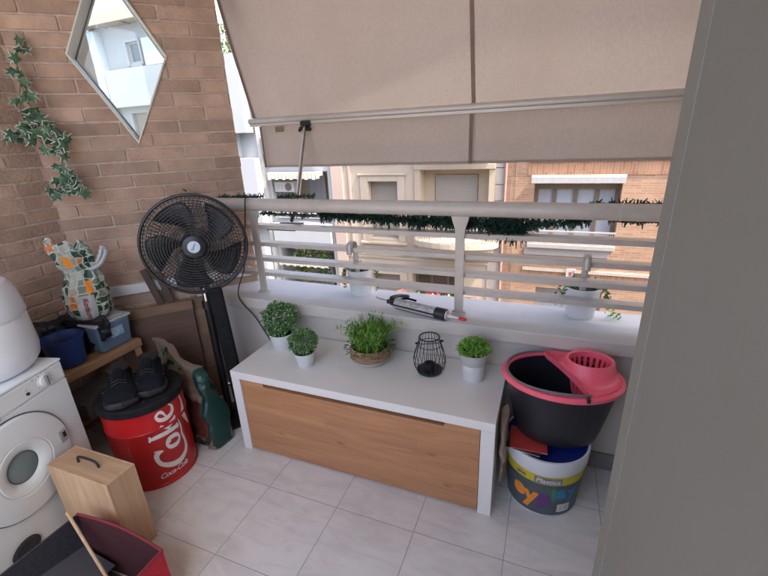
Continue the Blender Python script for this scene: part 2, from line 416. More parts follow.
# lower ledge on that wall
mb = MB(); mb.box(.0, .86, -.022, .0, .688, .742)
obj('ledge', mb, M['sill'], DW, bevel=.003)

# diamond window
bpy.context.view_layer.update()
WN = thing('diamond_window', 'tall diamond-shaped window in a cream frame set in the brick wall', 'window', (0, 0, 0)); WN.matrix_world = DW.matrix_world.copy()
def ring(k0, k1, y0, y1):
    m_ = MB(); A = dia(k0); B = dia(k1)
    vs = [Vector((x, y, z)) for y in (y0, y1) for P in (A, B) for (x, z) in P]
    fs = []
    for i in range(4):
        j = (i + 1) % 4
        fs += [(i, j, 4 + j, 4 + i), (8 + i, 12 + i, 12 + j, 8 + j), (i, 8 + i, 8 + j, j), (4 + i, 4 + j, 12 + j, 12 + i)]
    m_.add(vs, fs); return m_
obj('frame', ring(.004, -.010, -.010, .165), M['aluw'], WN, bevel=.0015)
obj('gasket', ring(-.0105, -.0135, .128, .138), M['alud'], WN)
obj('sash', ring(-.0105, -.020, .139, .165), M['aluw'], WN, bevel=.001)
m_ = MB(); A = dia(-.019); m_.prism(A, -.155, -.151, MY)
obj('pane', m_, M['glass'], WN)

LWT = thing('brick_wall', 'long brown brick wall behind the washing appliance and the hanging ivy', 'brick wall', (-1.18, -1.85, 0), radians(90))
bricks, back = brick_wall(2.035, 2.6, (2.035 + .12) % .265)
obj('brickwork', bricks, M['brick'], LWT, bevel=.0025); obj('mortar', back, M['mortar'], LWT)

# ------------------------------------------------------------ parapet, sill, pillar, ceiling, rest of own building
mb = MB(); mb.box(-.70, 2.6, .585, .80, 0, .58); P_ = obj('wall', mb, M['plaster'])
P_.name = 'parapet'; tag(P_, 'low painted balcony parapet wall behind the white bench', 'parapet wall')
mb = MB(); mb.add([(-.80, .545, .58), (2.6, .545, .58), (2.6, .86, .58), (-.70, .86, .58), (-.80, .545, .64), (2.6, .545, .64), (2.6, .86, .64), (-.70, .86, .64)],
    [(0, 3, 2, 1), (4, 5, 6, 7), (0, 1, 5, 4), (1, 2, 6, 5), (2, 3, 7, 6), (3, 0, 4, 7)])
mb.mi[2] = 1; obj('sill', mb, [M['sill'], M['plaster']], P_, bevel=.006)
mb = MB()
for i in range(5, 9): mb.box(i * T + .012 - .38, i * T + T + .010 - .38, .573, .584, .002, .082)
obj('skirting', mb, mat('skirting_tile', (.26, .25, .235), .4, var=.12, scale=9), P_, bevel=.001)

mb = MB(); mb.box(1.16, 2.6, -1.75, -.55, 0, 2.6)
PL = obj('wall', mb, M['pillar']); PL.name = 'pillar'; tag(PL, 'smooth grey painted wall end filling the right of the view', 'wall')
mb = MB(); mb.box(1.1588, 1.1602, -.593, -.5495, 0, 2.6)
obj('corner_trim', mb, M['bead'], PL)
mb = MB(); mb.box(-1.4, 2.6, -2.42, -2.3, 0, .75); struct('rear_parapet', mb, M['inner'])
mb = MB(); mb.box(2.6, 2.7, -1.7, .8, 0, 2.6); struct('end_wall', mb, M['inner'])
mb = MB(); mb.prism([(-1.4, -1.75), (2.7, -1.75), (2.7, .86), (-1.4, 1.107)], 2.6, 2.8)  # out of view; front edge slanted to place the shadow line on the awning
struct('ceiling_slab', mb, M['inner'])
ownm = mat('own_facade', (.36, .32, .28), .9, var=.06, scale=.8)
mb = MB(); mb.box(-12, 14, .60, .80, -9, -.13); mb.box(-12, 14, .55, .80, 2.81, 4.0); mb.box(2.75, 14, .6, .8, -.13, 2.81); mb.box(-12, -1.5, .6, .8, -.13, 2.81)  # unseen wall added for bounce light, upper part kept low to pass sun
struct('own_building_face', mb, ownm)

# ------------------------------------------------------------ railing
RL = thing('balcony_railing', 'taupe metal balcony railing with a round handrail and four flat bars', 'railing', (0, 0, 0))
mb = MB(); mb.tube([(-.715, .655, 1.126), (2.6, .655, 1.126)], .0322, 24)
hr = obj('handrail', mb, M['metal'], RL, smooth=True)
for x in (-.40, -.10, 1.285): mb = MB(); mb.tube([(x, .655, 1.126), (x + .007, .655, 1.126)], .0334, 24); obj('joint_ring', mb, M['awnmetal'], hr, smooth=True)
for x in (-.405, .69, 1.785):
    mb = MB(); prof = [(-.02, .645), (.02, .645), (.020, 1.00), (.023, 1.04), (.034, 1.075), (.040, 1.10), (-.040, 1.10), (-.034, 1.075), (-.023, 1.04), (-.020, 1.00)]
    mb.prism([(x + a, z) for a, z in prof], -.662, -.648, MY)
    p = obj('post', mb, M['metal'], RL, bevel=.0015)
    mb = MB(); mb.lathe([(.034, .640), (.034, .645), (.026, .648)], 20, (x, .655, 0)); mb.lathe([(.005, .645), (.005, .653)], 6, (x + .026, .655, 0)); mb.lathe([(.005, .645), (.005, .653)], 6, (x - .026, .655, 0))
    obj('base_plate', mb, M['metal'], p, smooth=True)
for z in (1.006, .911, .826, .742):
    mb = MB(); mb.box(-.78, 2.6, .664, .722, z - .011, z + .011); obj('rail', mb, M['metal'], RL, bevel=.002)

# cable draped over the handrail
mb = MB(); mb.tube(bez([(-.44, .60, .93), (-.43, .612, 1.02), (-.415, .613, 1.10), (-.412, .625, 1.158), (-.41, .66, 1.166), (-.408, .70, 1.13), (-.41, .705, 1.05)], 6), .0035, 6)
mb.tube(bez([(-.44, .60, .93), (-.46, .59, .80), (-.47, .52, .66), (-.42, .565, .52), (-.36, .575, .40), (-.31, .575, .33)], 6), .0032, 6)
tag(obj('cable', mb, M['dark'], smooth=True), 'thin black cable looped over the handrail and down the parapet', 'cable')

# ------------------------------------------------------------ garland
def garland():
    root = thing('garland', 'dark green tinsel pine garland wound along the handrail', 'garland', (0, 0, 0))
    f = MB(); st = MB()
    spans = [(-.86, -.76, 1.165, 1.185, .62, .05, 260), (-.70, -.36, 1.150, 1.160, .70, .020, 330), (-.40, -.06, 1.07, 1.065, .715, .020, 260), (-.27, -.05, 1.155, 1.168, .70, .024, 160),
             (-.04, .45, 1.072, 1.058, .715, .038, 1500), (.45, .80, 1.058, 1.054, .715, .042, 1400), (.80, .94, 1.052, 1.030, .72, .058, 800), (.92, 1.2, 1.050, 1.080, .715, .030, 600), (1.19, 1.5, 1.148, 1.150, .705, .022, 240), (1.26, 1.5, 1.082, 1.08, .705, .018, 180)]
    for (x0, x1, z0, z1, y, w, n_) in spans:
        pts = [(x0 + (x1 - x0) * k / 8, y + .008 * sin(k * 1.7), z0 + (z1 - z0) * k / 8) for k in range(9)]; st.tube(pts, .003, 5)
        for k in range(n_):
            t = random.random(); p = Vector((x0 + (x1 - x0) * t, y + random.uniform(-.01, .01), z0 + (z1 - z0) * t + random.uniform(-.004, .004)))
            dd = rnd_dir(); dd.x *= .8; l = w * random.uniform(.55, 1.25) * (1 + .5 * noise.noise(p * 14))
            s = dd.cross(rnd_dir()).normalized() * random.uniform(.0020, .0048)
            f.add([p + s, p - s, p + dd * l - s * .6, p + dd * l + s * .6], [(0, 1, 2, 3)])
    obj('wire', st, M['stem'], root); obj('foliage', f, M['garl'], root, fix=False)
garland()

# ------------------------------------------------------------ awning
def awning():
    root = thing('awning', 'lowered taupe fabric awning with a hanging valance over the balcony', 'awning', (0, 0, 0))
    x0, x1 = -.695, 2.45
    bar = Vector((0, 1.15, 1.545)); top = Vector((0, .885, 2.595))
    N = 46; K = 16; mb = MB(); vs = []
    for j in range(K + 1):
        t = j / K; y = bar.y + (top.y - bar.y) * t; z = bar.z + .012 + (top.z - bar.z) * t
        for i in range(N + 1):
            x = x0 + (x1 - x0) * i / N
            vs.append((x, y - .018 * sin(pi * t) + .007 * noise.noise(Vector((x * 1.6, z * 1.2, 0))) + .0016 * noise.noise(Vector((x * 11, z * 1.5, 5))), z))
    mb.add(vs, [(j * (N + 1) + i, j * (N + 1) + i + 1, (j + 1) * (N + 1) + i + 1, (j + 1) * (N + 1) + i) for j in range(K) for i in range(N)])
    fb = obj('canopy', mb, M['fabric'], root, smooth=True, fix=False)
    mb = MB()
    def strip(x, w, off=-.0035):
        v = []
        for j in range(K + 1):
            t = j / K; y = bar.y + (top.y - bar.y) * t - .018 * sin(pi * t) + off; z = bar.z + .012 + (top.z - bar.z) * t
            v += [(x, y, z), (x + w, y, z)]
        mb.add(v, [(2 * j, 2 * j + 1, 2 * j + 3, 2 * j + 2) for j in range(K)])
    for xs_ in (x0, .634, 1.83): mb = MB(); strip(xs_, .020); obj('seam', mb, M['seam'], fb, fix=False)
    mb = MB(); mb.tube([(x0 - .02, 1.15, 1.545), (x1 + .02, 1.15, 1.545)], .019, 20); mb.box(x0 - .02, x1 + .02, 1.128, 1.150, 1.516, 1.530)
    fbar = obj('front_bar', mb, M['awnmetal'], root, smooth=True)
    mb = MB(); mb.tube([(x0 - .035, 1.15, 1.545), (x0 - .02, 1.15, 1.545)], [.017, .0215], 20); obj('end_cap', mb, M['awnmetal'], fbar, smooth=True)
    # valance
    N = 130; K = 7; vs = []; mb = MB(); xv0 = x0 + .055
    for j in range(K + 1):
        t = j / K
        for i in range(N + 1):
            x = xv0 + (x1 - .05 - xv0) * i / N
            w = .004 * noise.noise(Vector((x * 6, t * .7, 3))) * (.4 + t) + .0045 * max(0, 1 - t * 4) * noise.noise(Vector((x * 21, 0, 8))) + .006 * t * sin(x * 3)
            vs.append((x, 1.138 + w + .006 * t, 1.527 - .252 * t + .0018 * noise.noise(Vector((x * 7, 5, 1))) * t))
    mb.add(vs, [(j * (N + 1) + i, j * (N + 1) + i + 1, (j + 1) * (N + 1) + i + 1, (j + 1) * (N + 1) + i) for j in range(K) for i in range(N)])
    hem = MB(); hem.add([(v[0], v[1] - .0025, v[2] + (.013 if jj == 0 else .0)) for jj in (0, 1) for v in vs[K * (N + 1):]], [(i, i + 1, N + 2 + i, N + 1 + i) for i in range(N)])
    va_ = obj('valance', mb, M['fabric'], root, smooth=True, fix=False)
    obj('hem', hem, M['hem'], va_, fix=False)
    for xx, w in ((.630, .018), (1.83, .018), (xv0, .014)): mb = MB(); mb.box(xx, xx + w, 1.122, 1.1235, 1.275, 1.513); obj('seam', mb, M['seam'], va_)
    mb = MB(); mb.box(-.525, -.470, 1.118, 1.1195, 1.478, 1.508); lb = obj('label', mb, M['tagm'], va_)
    # arm with bracket at both ends
    mb = MB(); mb.tube([(-.274, .86, 1.045), (-.315, 1.115, 1.50)], .0115, 14); arm = obj('arm', mb, M['armmetal'], root, smooth=True)
    mb = MB(); mb.bar((-.262, .845, 1.05), (-.303, 1.10, 1.50), .004, .012); obj('arm_groove', mb, M['alud'], arm)
    mb = MB(); mb.tube([(-.34, 1.118, 1.515), (-.285, 1.118, 1.515)], .017, 12); mb.box(-.33, -.30, 1.10, 1.14, 1.475, 1.525); mb.tube([(-.30, 1.10, 1.485), (-.270, 1.10, 1.485)], .011, 8)
    mb.tube([(-.335, 1.10, 1.495), (-.335, 1.08, 1.475)], .009, 8)
    obj('arm_joint', mb, M['dark'], arm, bevel=.002)
    mb = MB(); mb.tube([(-.268, .84, 1.055), (-.27, .80, 1.012)], .010, 8); mb.bar((-.34, .80, .997), (-.20, .80, .997), .022, .016); mb.bar((-.34, .80, .995), (-.36, .72, .99), .018, .014); mb.bar((-.20, .80, .995), (-.18, .72, .99), .018, .014)
    mb.bar((-.36, .70, .99), (-.18, .70, .99), .018, .012)
    obj('foot_bracket', mb, M['sleeve'], arm, bevel=.002)
awning()

# ------------------------------------------------------------ bench cabinet
def bench():
    x0, x1, y0, y1, h = -.27, .932, .166, .578, .443
    root = thing('storage_bench', 'low white storage bench with an oak front under the railing', 'storage bench', (0, 0, 0))
    mb = MB(); mb.box(x0, x1, y0, y1, h - .038, h); obj('top', mb, M['white'], root, bevel=.0018)
    for a, b_ in ((x0 + .0005, x0 + .047), (x1 - .052, x1 - .0005)):
        mb = MB(); mb.box(a, b_, y0 + .0005, y1, 0, h - .0385); obj('side_panel', mb, M['white'], root, bevel=.0012)
    # oak front with a finger slot cut in its upper edge
    a, b_ = x0 + .050, x1 - .055; zt = h - .042; zs = zt - .018; s0, s1 = -.10, .745
    poly = [(a, .008), (b_, .008), (b_, zt), (s1, zt), (s1 - .006, zs), (s0 + .006, zs), (s0, zt), (a, zt)]
    mb = MB(); mb.prism(poly, -(y0 + .027), -(y0 + .006), MY); obj('front_panel', mb, M['oak'], root, bevel=.001)
    mb = MB(); mb.box(a - .002, b_ + .002, y0 + .028, y1 - .02, .004, h - .040); obj('rear_piece', mb, M['gapshade'], root)  # dark filler behind the front, its colour stands for shade in the slot
bench()

# ------------------------------------------------------------ plants on the bench
def pot_obj(prof, m, parent, c=(0, 0, 0), name='pot'):
    mb = MB(); mb.lathe(prof, 36, c, cap1=False); return obj(name, mb, m, parent, smooth=True)
def ball_plant(x, y, z, rb, rt, h, br, bz, mats, n_, label, ll=.016, pm='pot', squash=.85, group='small potted plants on the bench', lump=.25):
    root = thing('potted_plant', label, 'potted plant', (x, y, z), random.uniform(0, 6), group)
    pot_obj([(rb * .92, 0), (rb, .004), (rt, h - .006), (rt + .0015, h - .002), (rt, h), (rt - .004, h - .001), (rt - .006, h - .014), (rt - .008, h - .02)], M[pm], root)
    mb = MB(); mb.lathe([(rt - .007, h - .016), (.002, h - .010)], 24); obj('soil', mb, M['soil'], root)
    f = MB(); st = MB()
    for k in range(26):
        dd = rnd_dir(.5); e = Vector((0, 0, bz)) + Vector((dd.x, dd.y, dd.z * squash)) * br * .8
        st.tube([(dd.x * rt * .2, dd.y * rt * .2, h - .015), (e.x * .55, e.y * .55, (e.z + h) / 2), tuple(e)], .0012, 4)
    for k in range(n_):
        dd = rnd_dir(.12); lum = 1 + lump * noise.noise(dd * 3 + Vector((x * 9, y, 0))); rr = br * lum * random.uniform(.52, 1.02) ** .5
        p = Vector((0, 0, bz)) + Vector((dd.x, dd.y, dd.z * squash)) * rr
        if p.z < h - .004 and (p.x ** 2 + p.y ** 2) < (rt + .004) ** 2: continue
        ld = (dd + rnd_dir() * .9).normalized(); leaf(f, p, ld, rnd_dir(1.2), ll * random.uniform(.7, 1.25), ll * random.uniform(.55, .8), random.choice([0, 0, 1]))
    obj('stems', st, M['stem'], root); obj('foliage', f, [M[mats[0]], M[mats[1]]], root, fix=False)
    return root
ball_plant(-.160, .440, .443, .050, .064, .085, .084, .158, ('box1', 'box2'), 1500, 'leafy ball plant in a pale cup pot, leftmost on the bench', .017)
ball_plant(.046, .320, .443, .037, .049, .072, .064, .122, ('box1', 'box2'), 1500, 'smallest round boxwood in a tapered white pot nearest the bench front edge', .012, lump=.1)

def basket_plant(x, y, z):
    root = thing('potted_plant', 'spiky grass plant in a two-tone woven basket pot in the middle of the bench', 'potted plant', (x, y, z), 0, 'small potted plants on the bench')
    mb = MB(); nseg = 44
    prof = [(.052, 0), (.060, .004)] + [(.060 + .030 * sin(t * pi / 2), .004 + .030 * t) for t in (.33, .66, 1)]
    mb.lathe(prof, nseg, cap1=False); obj('basket_base', mb, M['basketw'], root, smooth=True)
    mb = MB(); pr_ = []
    for k in range(7):
        z_ = .034 + k * .0075; R_ = .0915 + .004 * sin(k / 6 * pi) - .001 * k
        pr_ += [(R_, z_), (R_ + .0028, z_ + .00375)]
    pr_ += [(.087, .088), (.083, .086), (.082, .06)]
    mb.lathe(pr_, nseg, cap0=False, cap1=False); obj('basket', mb, M['basket'], root, smooth=True)
    mb = MB(); mb.lathe([(.083, .066), (.04, .074), (.002, .076)], 24); obj('soil', mb, M['soil'], root)
    f = MB()
    for k in range(420):
        a = random.uniform(0, 2 * pi); rr = .062 * sqrt(random.random()); p = Vector((rr * cos(a), rr * sin(a), .07)); low = random.random() < .25
        out_ = Vector((cos(a), sin(a), 0)) * random.uniform(.05, .60) + Vector((random.uniform(-.3, .3), random.uniform(-.3, .3), 0)); l = random.uniform(.12, .22) * (.6 if low else (1.35 if random.random() < .3 else 1))
        pts = []
        for i in range(6):
            t = i / 5; q = p + out_ * l * .75 * t * (0.5 + .5 * t) + Vector((0, 0, l * (t - .45 * t * t * (1.2 if not low else 1.6)))); pts.append(q)
        s = Vector((-sin(a), cos(a), random.uniform(-.3, .3))).normalized(); w = random.uniform(.0022, .004); vs = []
        for i, q in enumerate(pts): ww = w * (1 - (i / 5) ** 2 * .9); vs += [q + s * ww, q - s * ww]
        f.add(vs, [(2 * i, 2 * i + 1, 2 * i + 3, 2 * i + 2) for i in range(5)], random.choice([0, 0, 0, 1]))
        if random.random() < .75:
            for i in (2, 3, 4):
                for sg in (1, -1): leaf(f, pts[i], s * sg * .7 + Vector((0, 0, 1.2)), rnd_dir(), .026, .0042, random.choice([0, 0, 1]))
    for k in range(150):
        a = random.uniform(0, 2 * pi); rr = random.uniform(.055, .105); p = Vector((rr * cos(a), rr * sin(a), random.uniform(.07, .10)))
        leaf(f, p, Vector((cos(a), sin(a), random.uniform(-.5, .6))), rnd_dir(), .026, .006, 1)
    obj('foliage', f, [M['grass'], M['grass2']], root, fix=False)
basket_plant(.325, .440, .443)

def lantern(x, y, z):
    root = thing('candle_lantern', 'black wire candle lantern between the basket plant and the ribbed pot', 'lantern', (x, y, z), .5); root.scale = (1.25, 1.25, 1.13)
    H = .142
    def R(t):
        K_ = [(0, .042), (.12, .052), (.3, .057), (.5, .053), (.7, .045), (.88, .038), (1.001, .035)]
        for (a_, ra), (b_, rb) in zip(K_, K_[1:]):
            if t <= b_: q = (t - a_) / (b_ - a_); q = q * q * (3 - 2 * q) * .4 + q * .6; return ra + (rb - ra) * q
        return .035
    mb = MB(); n_ = 22
    for k in range(n_):
        a = 2 * pi * k / n_; mb.tube([(R(t / 9) * cos(a), R(t / 9) * sin(a), .008 + H * t / 9) for t in range(10)], .0011, 5)
    obj('wire_cage', mb, M['dark'], root, smooth=True)
    mb = MB()
    for zz, rr, th in ((H + .008, R(1), .0026), (H * .84, R(.8), .0014)):
        mb.tube([(rr * cos(2 * pi * k / 32), rr * sin(2 * pi * k / 32), zz) for k in range(33)], th, 6)
    obj('rim', mb, M['dark'], root, smooth=True)
    mb = MB(); mb.lathe([(.040, 0), (.044, .004), (.044, .012), (.016, .013), (.016, .024), (.020, .026), (.020, .036), (.0165, .036), (.0165, .028), (.002, .028)], 32); obj('base', mb, M['dark'], root, smooth=True)
    mb = MB(); rr = R(.85) + .003
    mb.tube([(rr * cos(a), rr * sin(a) - .004, H * .9 - .020 * sin(a * 1)) for a in [pi + pi * k / 18 for k in range(19)]], .0016, 6)
    mb.tube([(rr - .004, 0, H * .9), (rr + .008, 0, H * .9)], .004, 8); mb.tube([(-rr + .004, 0, H * .9), (-rr - .008, 0, H * .9)], .004, 8)
    obj('handle', mb, M['dark'], root, smooth=True)
lantern(.610, .440, .443)

rp_ = thing('potted_plant', 'bright green leafy plant in a ribbed pale pot, rightmost on the bench', 'potted plant', (.800, .447, .443), 0, 'small potted plants on the bench')
mb = MB(); pr_ = [(.044, 0), (.046, .004), (.050, .072), (.053, .074), (.0535, .079)]
mb.lathe(pr_, 40, cap1=False); obj('pot', mb, M['pot'], rp_, smooth=True)
mb = MB(); nn = 64; rows = [(.052, .079), (.056, .083), (.064, .128), (.066, .131), (.064, .1315), (.061, .128), (.057, .10)]; vs = []
for (rr, zz) in rows:
    for k in range(nn):
        a = 2 * pi * k / nn; q = rr + (.0008 * (1 if k % 2 else -1) if zz < .129 else 0); vs.append((q * cos(a), q * sin(a), zz))
mb.add(vs, [(i * nn + k, i * nn + (k + 1) % nn, (i + 1) * nn + (k + 1) % nn, (i + 1) * nn + k) for i in range(len(rows) - 1) for k in range(nn)])
obj('pot_collar', mb, M['potgrey'], rp_, smooth=True)
mb = MB(); mb.lathe([(.060, .108), (.002, .118)], 24); obj('soil', mb, M['soil'], rp_)
f = MB()
for k in range(1300):
    dd = rnd_dir(.3)
    if dd.z < -.05: continue
    p = Vector((dd.x * .064, dd.y * .064, .134 + max(0, dd.z) * .045 * random.uniform(.6, 1))) * 1; p.x *= random.uniform(.6, 1.02); p.y *= random.uniform(.6, 1.02)
    leaf(f, p, (dd + rnd_dir() * .8), rnd_dir(1.5), random.uniform(.012, .020), random.uniform(.008, .012), random.choice([0, 0, 0, 1]))
obj('foliage', f, [M['box3'], M['grass']], rp_, fix=False)

# ------------------------------------------------------------ caulking gun on the sill
A = Vector((.395, .618, .674)); B = Vector((.655, .558, .669)); dv = (B - A).normalized(); sd = Vector((0, 0, 1)).cross(dv).normalized()
gun = thing('caulking_gun', 'black caulking gun holding a grey sealant tube, lying on the sill', 'caulking gun', tuple(A))
def G_(t, s=0, z=0): return tuple(dv * t + sd * s + Vector((0, 0, z)))
Lg = (B - A).length
mb = MB(); mb.tube([G_(0), G_(Lg * .80)], .0245, 24); obj('tube', mb, mat('tube_label', (.42, .42, .42), .45, var=.45, scale=25, stretch=(2, 2, 9)), gun, smooth=True)
mb = MB(); mb.tube([G_(Lg * .80), G_(Lg * .81), G_(Lg * .995), G_(Lg)], [.0248, .0275, .0275, .0255], 24); obj('front_sleeve', mb, M['blackbag'], gun, smooth=True)
mb = MB(); mb.tube([G_(Lg), G_(Lg + .006)], .0205, 24); obj('tube_end', mb, M['print'], gun, smooth=True)
mb = MB(); mb.tube([G_(Lg + .004), G_(Lg + .02), G_(Lg + .075)], [.009, .0075, .0045], 14); nz = obj('nozzle', mb, M['print'], gun, smooth=True)
mb = MB(); mb.tube([G_(Lg + .062), G_(Lg + .070), G_(Lg + .088), G_(Lg + .098)], [.0065, .0085, .0085, .004], 12); obj('nozzle_cap', mb, mat('cap_red', (.6, .03, .03), .4), nz, smooth=True)
mb = MB()
for s_ in (-.026, .026): mb.bar(G_(-.02, s_ * .9), G_(Lg * .98, s_), .003, .008)
mb.bar(G_(0, 0, -.0255), G_(Lg * .98, 0, -.0255), .016, .003); mb.lathe([(.024, 0), (.024, .004)], 20, M=Matrix.Translation(dv * -.004) @ dv.to_track_quat('Z', 'Y').to_matrix().to_4x4())
obj('cradle', mb, M['dark'], gun, bevel=.0008)
mb = MB(); mb.tube([G_(-.11, 0, .004), G_(.0, 0, .002)], .0035, 8); mb.tube([G_(-.11, 0, .004), G_(-.125, .012, .004)], .0035, 8); obj('plunger_rod', mb, M['chrome'], gun, smooth=True)
mb = MB(); mb.tube(bez([G_(-.005, .0, .012), G_(-.035, .012, .016), G_(-.03, .075, .005), G_(.00, .12, -.008)], 5), [.009] * 15 + [.007], 8); obj('handle', mb, M['dark'], gun, smooth=True)
mb = MB(); mb.bar(G_(-.045, -.01, .004), G_(-.01, 0, .006), .022, .018); obj('body', mb, M['dark'], gun, bevel=.003)
mb = MB(); mb.tube(bez([G_(.004, .018, .012), G_(.03, .05, .012), G_(.075, .065, .004)], 5), .0055, 8); obj('trigger', mb, M['shoe'], gun, smooth=True)

# ------------------------------------------------------------ hanging planters on the sill outside the rails
def planter(x, y, h, rb, rt, label, hx=0.):
    root = thing('balcony_planter', label, 'planter', (x, y, .6405), 0, 'white planters hooked on the railing')
    mb = MB(); pr_ = [(rb * .95, 0), (rb, .005)]
    for k in range(8):
        t0 = k / 8; pr_ += [(rb + (rt - rb) * t0 + .0009, .005 + (h - .02) * (t0 + .02)), (rb + (rt - rb) * (t0 + .1), .005 + (h - .02) * (t0 + .10))]
    pr_ += [(rt, h - .012), (rt + .005, h - .010), (rt + .005, h), (rt - .001, h), (rt - .004, h - .03)]
    mb.lathe(pr_, 40, cap1=False); obj('pot', mb, M['pot'], root, smooth=True)
    mb = MB(); mb.lathe([(rt - .004, h - .025), (.002, h - .018)], 24); obj('soil', mb, M['soil'], root)
    yy = .682 - y; zr = .911 - .6405
    pts = [(hx, -rt * .9 + .012, h - .012), (hx, yy + .036, zr - .06), (hx, yy + .034, zr + .004), (hx, yy + .024, zr + .030), (hx, yy, zr + .038), (hx, yy - .026, zr + .030), (hx, yy - .034, zr + .006), (hx, yy - .034, zr - .02)]
    S = bez(pts, 4); mb = MB(); vs = []
    for q in S: vs += [(q.x - .013, q.y, q.z), (q.x + .013, q.y, q.z)]
    mb.add(vs, [(2 * i, 2 * i + 1, 2 * i + 3, 2 * i + 2) for i in range(len(S) - 1)]); obj('hook', mb, M['awnmetal'], root, solid=.004, smooth=True, fix=False)
    f = MB(); st = MB()
    for k in range(9):
        a = random.choice([random.uniform(-.5, .5), random.uniform(2.6, 3.7), random.uniform(1, 2.2)])
        P = bez([(rt * .5 * cos(a), rt * .5 * sin(a), h - .02), (rt * 1.0 * cos(a), rt * 1.0 * sin(a), h + .015), (rt * 1.35 * cos(a), rt * 1.3 * sin(a), h - .03), (rt * 1.45 * cos(a + .1), rt * 1.3 * sin(a), h - random.uniform(.06, .12))], 5)
        st.tube(P, .001, 4)
        for q in P[3:]:
            for _ in range(2): leaf(f, q + rnd_dir() * .004, rnd_dir(-.2), rnd_dir(), .017, .011, random.choice([0, 1]))
    for k in range(26):
        a = random.uniform(0, 6.3); q = Vector((rt * .7 * cos(a), rt * .7 * sin(a), h + random.uniform(-.005, .03))); leaf(f, q, rnd_dir(.5), rnd_dir(), .016, .01, random.choice([0, 1]))
    obj('stems', st, M['stem'], root); obj('foliage', f, [M['box1'], M['grass2']], root, fix=False)
planter(.138, .772, .142, .054, .066, 'white planter hooked on the railing, behind the caulking gun side of the sill', .01)
planter(1.206, .782, .142, .058, .073, 'white planter hooked on the railing near the grey wall, above the mop bucket', -.005)
f = MB(); st = MB(); c0 = Vector((1.34, .775, .642)); st.tube([c0, c0 + Vector((.03, .02, .02))], .0012, 5)
for k in range(26): leaf(f, c0 + Vector((random.uniform(-.03, .035), random.uniform(-.02, .02), random.uniform(.0, .035))), rnd_dir(.5), rnd_dir(1), .018, .011)
sp = tag(obj('plant_sprig', f, M['box3'], fix=False), 'tiny bright green sprig at the right end of the sill', 'plant'); obj('stems', st, M['stem'], sp)

